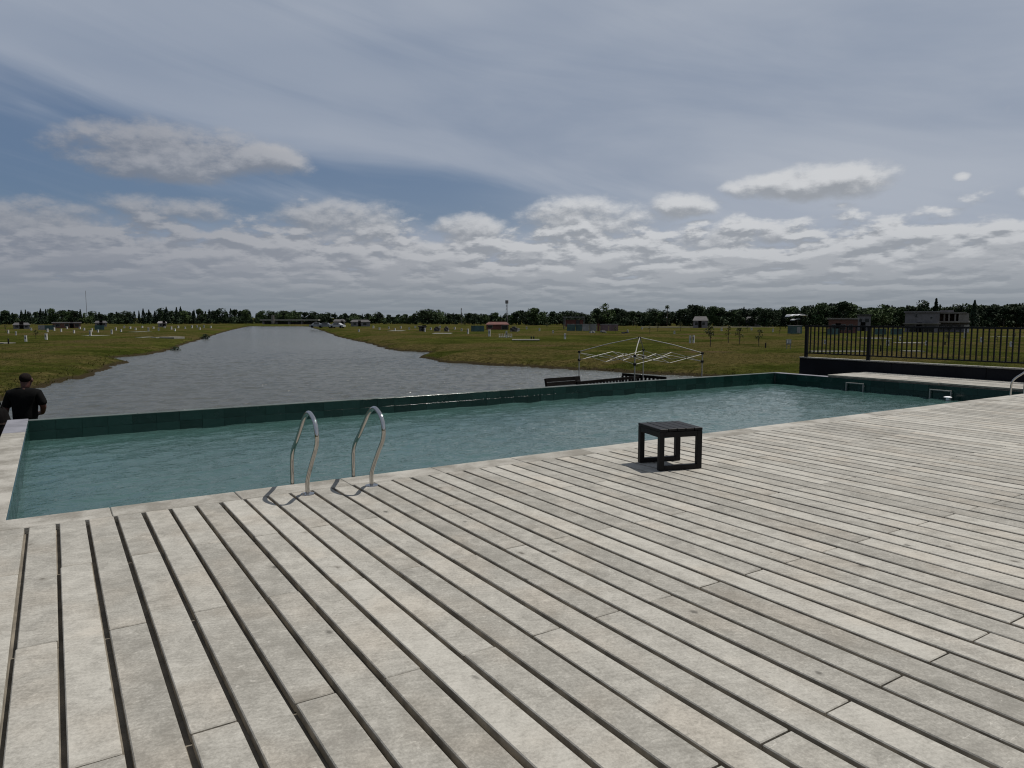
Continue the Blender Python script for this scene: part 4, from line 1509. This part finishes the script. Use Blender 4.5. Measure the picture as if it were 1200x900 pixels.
# pale slabs and paths in the grass
for (u0, u1, v) in [(-6, 12, 401.5), (98, 122, 393), (160, 170, 388.3), (166, 174, 394.8), (184, 190, 394.8), (194, 211, 394.6), (457, 473, 387.2), (508, 529, 390.2),
                    (600, 632, 397.5), (950, 1012, 411.5), (1050, 1080, 401.5), (1058, 1080, 411.2), (1157, 1203, 394.0), (752, 905, 382.8), (1010, 1040, 396.0)]:
    a = Vector(on_field(u0, v + 0.5))
    b = Vector(on_field(u1, v + 0.5))
    dpt = (b - a).length
    c_ = (a + b) / 2
    deep = min(7.0, max(0.9, 0.7 * (EYE - GZ) * F / (v - 372.0) ** 2))
    o = MB().box((0, 0, 0), (dpt, deep, 0.30)).build('concrete_path', 'slab', None, (c_.x, c_.y, GZ - 0.095))
    o.rotation_euler = (0, 0, math.atan2(b.y - a.y, b.x - a.x))
    struct(o)


# ------------------------------------------------------------------ houses and sheds
def house(name, label, cat, u0, u1, v_base, v_top, wallm, roofm, pitched=False, roof_px=4.0, windows=(), door=None, deep=6.0, group=None, rot=0.0):
    """a building whose front spans the bearings u0..u1"""
    D = (EYE - GZ) * F / (v_base - 372.0)
    s = D / F
    w = (u1 - u0) * s
    h = (v_base - v_top) * s
    p = spot((u0 + u1) / 2, D + deep / 2, GZ - 0.05)
    t = thing(name, label, cat, p, -YAW - math.atan(((u0 + u1) / 2 - 600) / F) + rot, group)
    MB().box((0, 0, h / 2), (w, deep, h)).build('wall', wallm, t)
    ov = 0.25
    if pitched:
        r = MB()
        rh = roof_px * s
        i = len(r.v)
        r.v += [(-w / 2 - ov, -deep / 2 - ov, h), (w / 2 + ov, -deep / 2 - ov, h), (w / 2 + ov, deep / 2 + ov, h), (-w / 2 - ov, deep / 2 + ov, h), (-w / 2 - ov * .5 + w * .12, 0, h + rh), (w / 2 + ov * .5 - w * .12, 0, h + rh)]
        r.f += [(0, 1, 5, 4), (2, 3, 4, 5), (0, 4, 3), (1, 2, 5), (3, 2, 1, 0)]
        r.build('roof', roofm, t)
    else:
        MB().box((0, 0, h + 0.13), (w + 2 * ov, deep + 2 * ov, 0.25)).build('roof', roofm, t)
    for (wu0, wu1, wv0, wv1) in windows:
        cx_ = ((wu0 + wu1) / 2 - (u0 + u1) / 2) * s
        cz = (v_base - (wv0 + wv1) / 2) * s
        ww, wh = (wu1 - wu0) * s, (wv1 - wv0) * s
        wf = MB().box((cx_, -deep / 2, cz), (ww + 0.12, 0.08, wh + 0.12)).build('window', 'pale_sheet', t)
        MB().box((cx_, -deep / 2 - 0.045, cz), (ww, 0.03, wh)).build('pane', 'window_glass', wf)
    if door:
        du, dw, dh = door
        cx_ = (du - (u0 + u1) / 2) * s
        dd = MB().box((cx_, -deep / 2 - 0.02, dh / 2), (dw, 0.07, dh)).build('door', 'dark_timber', t)
        MB().box((cx_ + dw * 0.35, -deep / 2 - 0.07, dh * 0.48), (0.04, 0.05, 0.14)).build('handle', 'steel', dd)
    return t, s, w, h, D


# grey two-storey house behind the railing
t, s, w, h, D = house('grey_house', 'grey rendered two-storey house behind the railing', 'house', 1061, 1096, 389.5, 366, 'render_grey', 'render_grey',
                      windows=[(1071.5, 1073.5, 367.5, 371), (1066, 1073, 383.5, 388.5), (1078, 1090, 383.5, 388.5), (1087, 1089, 371, 373)], door=(1075.7, 0.9, 2.0), deep=8.0)
MB().box((0, -4.2, (389.5 - 379) * s), (w + 0.5, 0.9, 0.22)).build('ledge', 'render_pale', t)
# concrete-frame house next to it
D2 = D + 1.0
s = D2 / F
p = spot(1114, D2 + 3.5, GZ - 0.05)
ch = thing('concrete_frame_house', 'unfinished concrete house with open columns and pale end wing behind the railing', 'house', p, -YAW - math.atan(514 / F))
hh = (389.5 - 366.5) * s
wd = 34 * s
MB().box((0, 0.6, hh * 0.27), (wd, 5.5, hh * 0.50)).build('ground_floor', 'render_grey', ch)
MB().box((0, 0, hh * 0.545), (wd + 0.3, 7.4, 0.28)).build('floor_slab', 'render_pale', ch)
MB().box((-wd * 0.06, 0, hh * 1.0), (wd * 0.95, 7.4, 0.30)).build('roof_slab', 'render_pale', ch)
MB().box((-wd * 0.18, 0.6, hh * 1.07), (wd * 0.42, 4.6, 0.55)).build('parapet', 'render_grey', ch)
MB().box((0, 2.9, hh * 0.77), (wd * 0.98, 0.2, hh * 0.42)).build('back_wall', 'roof_brown', ch)
MB().box((wd * 0.33, -0.4, hh * 0.77), (wd * 0.30, 6.2, hh * 0.43)).build('wing', 'render_pale', ch)
for k, xx in enumerate((-0.48, -0.40, -0.24, -0.10, 0.08)):
    MB().box((xx * wd, -3.3, hh * 0.77), (0.28, 0.28, hh * 0.43)).build('column', 'render_pale', ch)
for k, xx in enumerate((-0.35, -0.08, 0.20)):
    wf = MB().box((xx * wd, -2.2, hh * 0.26), (wd * 0.17, 0.08, hh * 0.26)).build('window', 'pale_sheet', ch)
    MB().box((xx * wd, -2.26, hh * 0.26), (wd * 0.145, 0.03, hh * 0.22)).build('pane', 'window_glass', wf)
MB().box((wd * 0.43, -2.2, hh * 0.2), (0.9, 0.08, hh * 0.38)).build('door', 'white_post', ch)
# brick site and dark house left of the railing's second post
house('brick_shell', 'low unfinished red brick walls behind the left part of the railing', 'house', 971, 1002, 390, 374, 'brick_wall', 'render_pale', windows=[(975, 979, 380, 388), (984, 989, 380, 386), (993, 997, 380, 386)], door=(981.5, 0.9, 1.9))
house('dark_house', 'small dark flat-roofed house behind the second railing post', 'house', 1004, 1018, 388, 369.5, 'render_grey', 'roof_dark', windows=[(1006, 1009, 373, 377), (1012, 1016, 373, 377)], door=(1010, 0.9, 2.0))
# white-roofed pavilion
p = spot(931, 196, GZ)
s = 196 / F
pv = thing('white_pavilion', 'small pavilion with curved white roof sheets left of the railing', 'pavilion', p, -YAW)
for k, (x0, x1, z0, z1) in enumerate([(-10, -7.5, 13.2, 15.6), (-6.5, -0.5, 13.8, 16.0), (0, 7.5, 14.6, 16.0), (7.5, 11.5, 14.8, 14.0), (-4.5, 2.5, 9.0, 10.6)]):
    n_ = 5
    b_ = MB()
    for j in range(n_ + 1):
        f_ = j / n_
        xx = (x0 + (x1 - x0) * f_) * s
        zz = (z0 + (z1 - z0) * f_ + 0.7 * math.sin(f_ * math.pi)) * s
        for yy in (-1.6, 1.6):
            b_.v += [(xx, yy, zz), (xx, yy, zz + 0.10)]
    for j in range(n_):
        q = j * 4
        b_.f += [(q, q + 4, q + 6, q + 2), (q + 1, q + 3, q + 7, q + 5), (q, q + 1, q + 5, q + 4), (q + 2, q + 6, q + 7, q + 3)]
    b_.f += [(0, 2, 3, 1), (n_ * 4, n_ * 4 + 1, n_ * 4 + 3, n_ * 4 + 2)]
    b_.build('roof_sheet', 'roof_white', pv)
for xx in (-9, -3, 3, 9):
    for yy in (-1.4, 1.4):
        MB().box((xx * s, yy, 6.6 * s), (0.15, 0.15, 13.2 * s)).build('post', 'dark_timber', pv)
p = on_field(930.5, 391)
tb = thing('teal_box', 'teal site box below the white pavilion roof', 'box', p, -YAW + 0.2)
MB().box((0, 0, 0.72), (2.0, 1.4, 1.4)).build('body', 'teal_sheet', tb)
MB().box((0, 0, 1.47), (2.1, 1.5, 0.1)).build('lid', 'pale_sheet', tb)
MB().box((0.3, -0.72, 0.7), (0.7, 0.05, 1.1)).build('door', 'pale_sheet', tb)
for (u, lab) in ((975, 'teal hoarding panel behind the railing before the brick walls'), (1030, 'teal hoarding panel behind the railing right of the second post'), (1050, 'teal hoarding panel behind the railing left of the grey house')):
    p = on_field(u, 392)
    s = (EYE - GZ) / 20.0
    tp = thing('hoarding', lab, 'hoarding', p, -YAW + 0.1, 'teal hoardings behind the railing')
    for k in range(4):
        MB().box(((k - 1.5) * 4.0 * s, 0, 3.6 * s), (3.9 * s, 0.06, 7.0 * s)).build('panel', 'teal_sheet', tp)
# pitched grey house and small far house
house('pitched_house', 'pale house with grey pitched roof behind the saplings', 'house', 812, 828, 384, 375.5, 'render_grey', 'roof_dark', True, 5.0, [(814, 817, 377.5, 380.5), (822, 825, 377.5, 380.5)], (819.5, 0.9, 2.0))
house('far_house', 'far low house with dark roof among the right-hand trees', 'house', 873, 890, 382.8, 375, 'render_grey', 'roof_dark', True, 4.0, [(876, 879, 376.5, 379), (883, 887, 376.5, 379)], (881, 0.9, 2.0))
# red framed shed and container row
p = spot(672, 182, GZ)
s = 182 / F
rs = thing('red_shed', 'dark red shed with pale frame behind the container row', 'shed', p, -YAW)
MB().box((0, 0, 7.0 * s), (20 * s, 4, 8.0 * s)).build('wall', 'red_sheet', rs)
MB().box((0, -0.3, 14.0 * s), (24 * s, 4.8, 0.16)).build('roof', 'pale_sheet', rs)
for q in (-11, 11):
    for yy in (-2.3, 2.0):
        MB().box((q * s, yy, 6.9 * s), (0.16, 0.16, 13.8 * s)).build('post', 'pale_sheet', rs)
MB().box((4 * s, -2.05, 8.0 * s), (4 * s, 0.08, 5 * s)).build('window', 'window_glass', rs)
cells = [(664, 674, 'teal_sheet', 'teal'), (674.2, 682, 'teal_sheet', 'teal'), (682.2, 690, 'pale_sheet', 'pale'), (690.2, 699, 'pale_sheet', 'pale'), (703, 713, 'pink_sheet', 'pink'), (713.2, 724, 'pink_sheet', 'pink')]
row = thing('hoarding', 'long hoarding of teal, pale and pinkish panels in the field with a red post', 'hoarding', on_field(694, 388))
s = (EYE - GZ) / 16.0
for (a_, b_, mm, _) in cells:
    c_ = Vector(on_field((a_ + b_) / 2, 388)) - Vector(row.location)
    o = MB().box((0, 0, 4.1 * s), ((b_ - a_) * s - 0.05, 0.10, 7.6 * s)).build('panel', mm, row, (c_.x, c_.y, 0))
    o.rotation_euler = (0, 0, -YAW)
    o2 = MB().box((0, 0, 8.1 * s), ((b_ - a_) * s, 0.16, 0.12)).build('cap', 'pale_sheet', row, (c_.x, c_.y, 0))
    o2.rotation_euler = (0, 0, -YAW)
c_ = Vector(on_field(701, 388)) - Vector(row.location)
MB().box((c_.x, c_.y, 4.3 * s), (2.6 * s, 0.3, 8.6 * s), -YAW).build('red_post', 'red_sheet', row)
for k, (u, v, lab) in enumerate([(693, 390, 'left of the pale rubble heaps at the foot of the hoarding'), (707, 389.5, 'middle pale rubble heap at the foot of the hoarding'), (731, 391, 'dark rubble heap right of the hoarding')]):
    p = on_field(u, v)
    hp_ = MB()
    for j in range(7):
        hp_.box((rng.uniform(-.7, .7), rng.uniform(-.4, .4), rng.uniform(0.05, 0.30)), (rng.uniform(.2, .6), rng.uniform(.2, .5), rng.uniform(.15, .35)), rng.uniform(0, 3), 0.8)
    tag(hp_.build('rubble_heap', 'pale_sheet' if k < 2 else 'roof_dark', None, p), lab, 'rubble')
# orange-red shed, teal netting, dark boxes
house('orange_shed', 'orange-red open shed in the far field by the mast', 'shed', 570, 596, 386, 380, 'red_sheet', 'red_sheet', True, 3.0, [(572, 577, 381, 384), (588, 595, 381, 386)], None, 4.5)
p = on_field(560, 388.5)
s = (EYE - GZ) / 16.5
nt = thing('hoarding', 'teal netting fence left of the orange shed', 'fence', p, -YAW)
for k in range(4):
    MB().box(((k - 1.5) * 3.8 * s, 0, 3.6 * s), (3.7 * s, 0.05, 6.8 * s)).build('panel', 'teal_sheet', nt)
    MB().box(((k - 2) * 3.8 * s, 0.07, 3.7 * s), (0.08, 0.08, 7.4 * s)).build('post', 'roof_dark', nt)
house('site_cabin', 'small black site cabin in the field right of the lake', 'cabin', 491.5, 499, 388.5, 383, 'roof_dark', 'roof_dark', False, 0, [(493, 495.5, 384.5, 386.5)], (497.3, 0.8, 1.4), 2.4)
for k, (u0, u1, lab) in enumerate([(509, 516, 'dark stack of blocks on the pale slab, left one'), (521, 526, 'dark stack of blocks on the pale slab, right one'), (598, 607, 'dark pile beside the orange shed')]):
    p = on_field((u0 + u1) / 2, 388.5)
    s = (EYE - GZ) / 16.5
    bs = thing('block_stack', lab, 'stack', p, -YAW + rng.uniform(-.3, .3))
    wv = (u1 - u0) * s
    for r_ in range(4):
        for c0 in range(4):
            if r_ == 3 and c0 in (0, 3):
                continue
            MB().box(((c0 - 1.5) * wv / 4 + rng.uniform(-.03, .03), rng.uniform(-.06, .06), (r_ + 0.5) * 1.5 * s), (wv / 4 - 0.03, 0.8, 1.5 * s - 0.02)).build('block', 'roof_dark' if (r_ + c0) % 3 else 'render_grey', bs)
# low houses left of the lake
house('low_house', 'low brown house at the far left before the conifers', 'house', 19, 35, 385.5, 380.5, 'render_grey', 'roof_dark', True, 2.6, [(21, 24, 381.5, 383.5), (30, 33, 381.5, 383.5)], (27, 0.9, 2.0))
house('low_house', 'low pale house with flat roof in the far left field', 'house', 66, 94, 384.5, 378.5, 'brick_wall', 'render_grey', False, 0, [(69, 73, 379.5, 382.5), (78, 82, 379.5, 382.5), (88, 92, 379.5, 382.5)], (85, 0.9, 2.0))
house('low_house', 'small white-walled house among the trees left of the lake', 'house', 187, 196, 383, 378.5, 'render_pale', 'render_grey', True, 2.2, [(189, 191, 379.5, 381.5)], (193.5, 0.9, 2.0))
house('low_house', 'small house with pale roof in the conifers left of the mast', 'house', 114, 126, 383, 378, 'render_grey', 'roof_dark', True, 2.2, [(116, 118, 379, 381), (122, 124, 379, 381)], (120, 0.9, 2.0))
for (u, lab, mm) in ((52, 'pale green site panels in the far left field', 'pale_sheet'), (60, 'teal site panels beside the pale green ones at far left', 'teal_sheet'), (118, 'teal site panels left of the lake before the conifers', 'teal_sheet')):
    p = on_field(u, 386.5)
    s = (EYE - GZ) / 14.5
    tp = thing('hoarding', lab, 'hoarding', p, -YAW + 0.1, 'hoardings in the left field')
    for k in range(4):
        MB().box(((k - 1.5) * 2.7 * s, 0, 2.8 * s), (2.6 * s, 0.06, 5.2 * s)).build('panel', mm, tp)


# parked cars at the lake end
def car(u, v, label, paint, rz):
    p = on_field(u, v)
    t = thing('parked_car', label, 'car', p, -YAW + rz, 'cars parked by the lake end')
    b_ = MB()
    prof = [(-2.1, 0.35), (-2.1, 0.85), (-1.5, 0.92), (-0.9, 1.42), (0.75, 1.42), (1.35, 0.95), (2.1, 0.82), (2.1, 0.35)]
    for yy in (-0.85, 0.85):
        for (xx, zz) in prof:
            b_.v.append((xx, yy * (0.82 if zz > 1.2 else 1.0), zz))
    n_ = len(prof)
    b_.f.append(tuple(range(n_)))
    b_.f.append(tuple(reversed(range(n_, 2 * n_))))
    for k in range(n_):
        j = (k + 1) % n_
        b_.f.append((j, k, n_ + k, n_ + j))
    b_.build('body', paint, t)
    for sx in (-1.3, 1.3):
        for sy in (-0.80, 0.80):
            MB().tube([(sx, sy - 0.1, 0.33), (sx, sy + 0.1, 0.33)], 0.33, 14).build('wheel', 'black_metal', t)
    for sy in (-0.80, 0.80):
        MB().box((-0.05, sy, 1.17), (1.6, 0.10, 0.34), top=0.86).build('side_window', 'window_glass', t)


car(372, 384.0, 'dark grey car parked at the right end of the low bridge', 'car_grey', 0.2)
car(396, 384.4, 'white car parked beside the lake end', 'car_white', -0.2)
car(382, 384.2, 'grey car between the dark and the white parked cars', 'car_grey', 0.1)
house('low_house', 'white-gabled low house right of the lake end behind the cars', 'house', 392, 405, 382.4, 376.5, 'render_pale', 'roof_dark', True, 2.5, [(395, 398, 378, 380.5)], (401.5, 0.9, 2.0))
house('low_house', 'long dark low house before the belt right of the parked cars', 'house', 412, 434, 382.4, 377, 'render_grey', 'roof_dark', True, 2.5, [(415, 418, 378, 380.5), (426, 430, 378, 380.5)], (422, 0.9, 2.0))

# low bridge across the lake end
bd = 312.0
s = bd / F
bp_ = spot(341, bd, 0)
br = thing('low_bridge', 'long low concrete bridge deck across the end of the lake', 'bridge', (bp_[0], bp_[1], LAKE_Z), -YAW)
z_ = lambda v: EYE - (v - 372.0) * s - LAKE_Z
MB().box((0, 0, z_(375.0)), (68 * s, 3.2, 1.5 * s)).build('deck_slab', 'grey_cap', br)
for k, xx in enumerate((-31, -16, -1, 14, 30)):
    MB().box((xx * s, 0, z_(375.8) / 2), (1.6 * s, 1.6, z_(375.8) - 0.02)).build('pier', 'render_grey', br)
MB().box((-18.5 * s, -1.9, z_(374.5) + 0.1), (3.0 * s, 0.5, 10 * s)).build('tower_panel', 'render_pale', br)
MB().box((0, 1.7, z_(379.5)), (66 * s, 0.2, 4.5 * s)).build('back_wall', 'roof_dark', br)
MB().box((0, -0.4, z_(383.0) + 0.25), (92 * s, 3.0, 0.55)).build('bank_kerb', 'slab', br)


# radio masts
def mast(u, dep, v_top, r, label, rod=0.06):
    p = spot(u, dep, GZ)
    h = EYE + (372 - v_top) * dep / F - GZ
    t = thing('radio_mast', label, 'mast', p, 0.3, 'masts above the tree belt')
    b_ = MB()
    w = r
    for k in range(3):
        a_ = 2.094 * k
        b_.tube([(w * math.cos(a_), w * math.sin(a_), -0.2), (w * 0.5 * math.cos(a_), w * 0.5 * math.sin(a_), h)], rod, 5)
    n_ = int(h / 1.2)
    for j in range(n_):
        f0, f1 = j / n_, (j + 1) / n_
        for k in range(3):
            a_, c0 = 2.094 * k, 2.094 * (k + 1)
            w0, w1 = w * (1 - 0.5 * f0), w * (1 - 0.5 * f1)
            b_.tube([(w0 * math.cos(a_), w0 * math.sin(a_), h * f0), (w1 * math.cos(c0), w1 * math.sin(c0), h * f1)], 0.03, 4)
    b_.build('lattice', 'render_grey', t)
    return t, h


mast(104, 330, 341, 0.10, 'very thin tall mast above the conifers left of the lake', 0.03)
t, h = mast(594, 290, 353, 0.45, 'mast with small head above the belt behind the orange shed')
MB().tube([(0, 0, h - 1.0), (0, 0, h + 0.3)], 0.65, 10).build('head', 'render_grey', t)
mast(541, 300, 361, 0.3, 'short thin mast above the belt left of the orange shed')
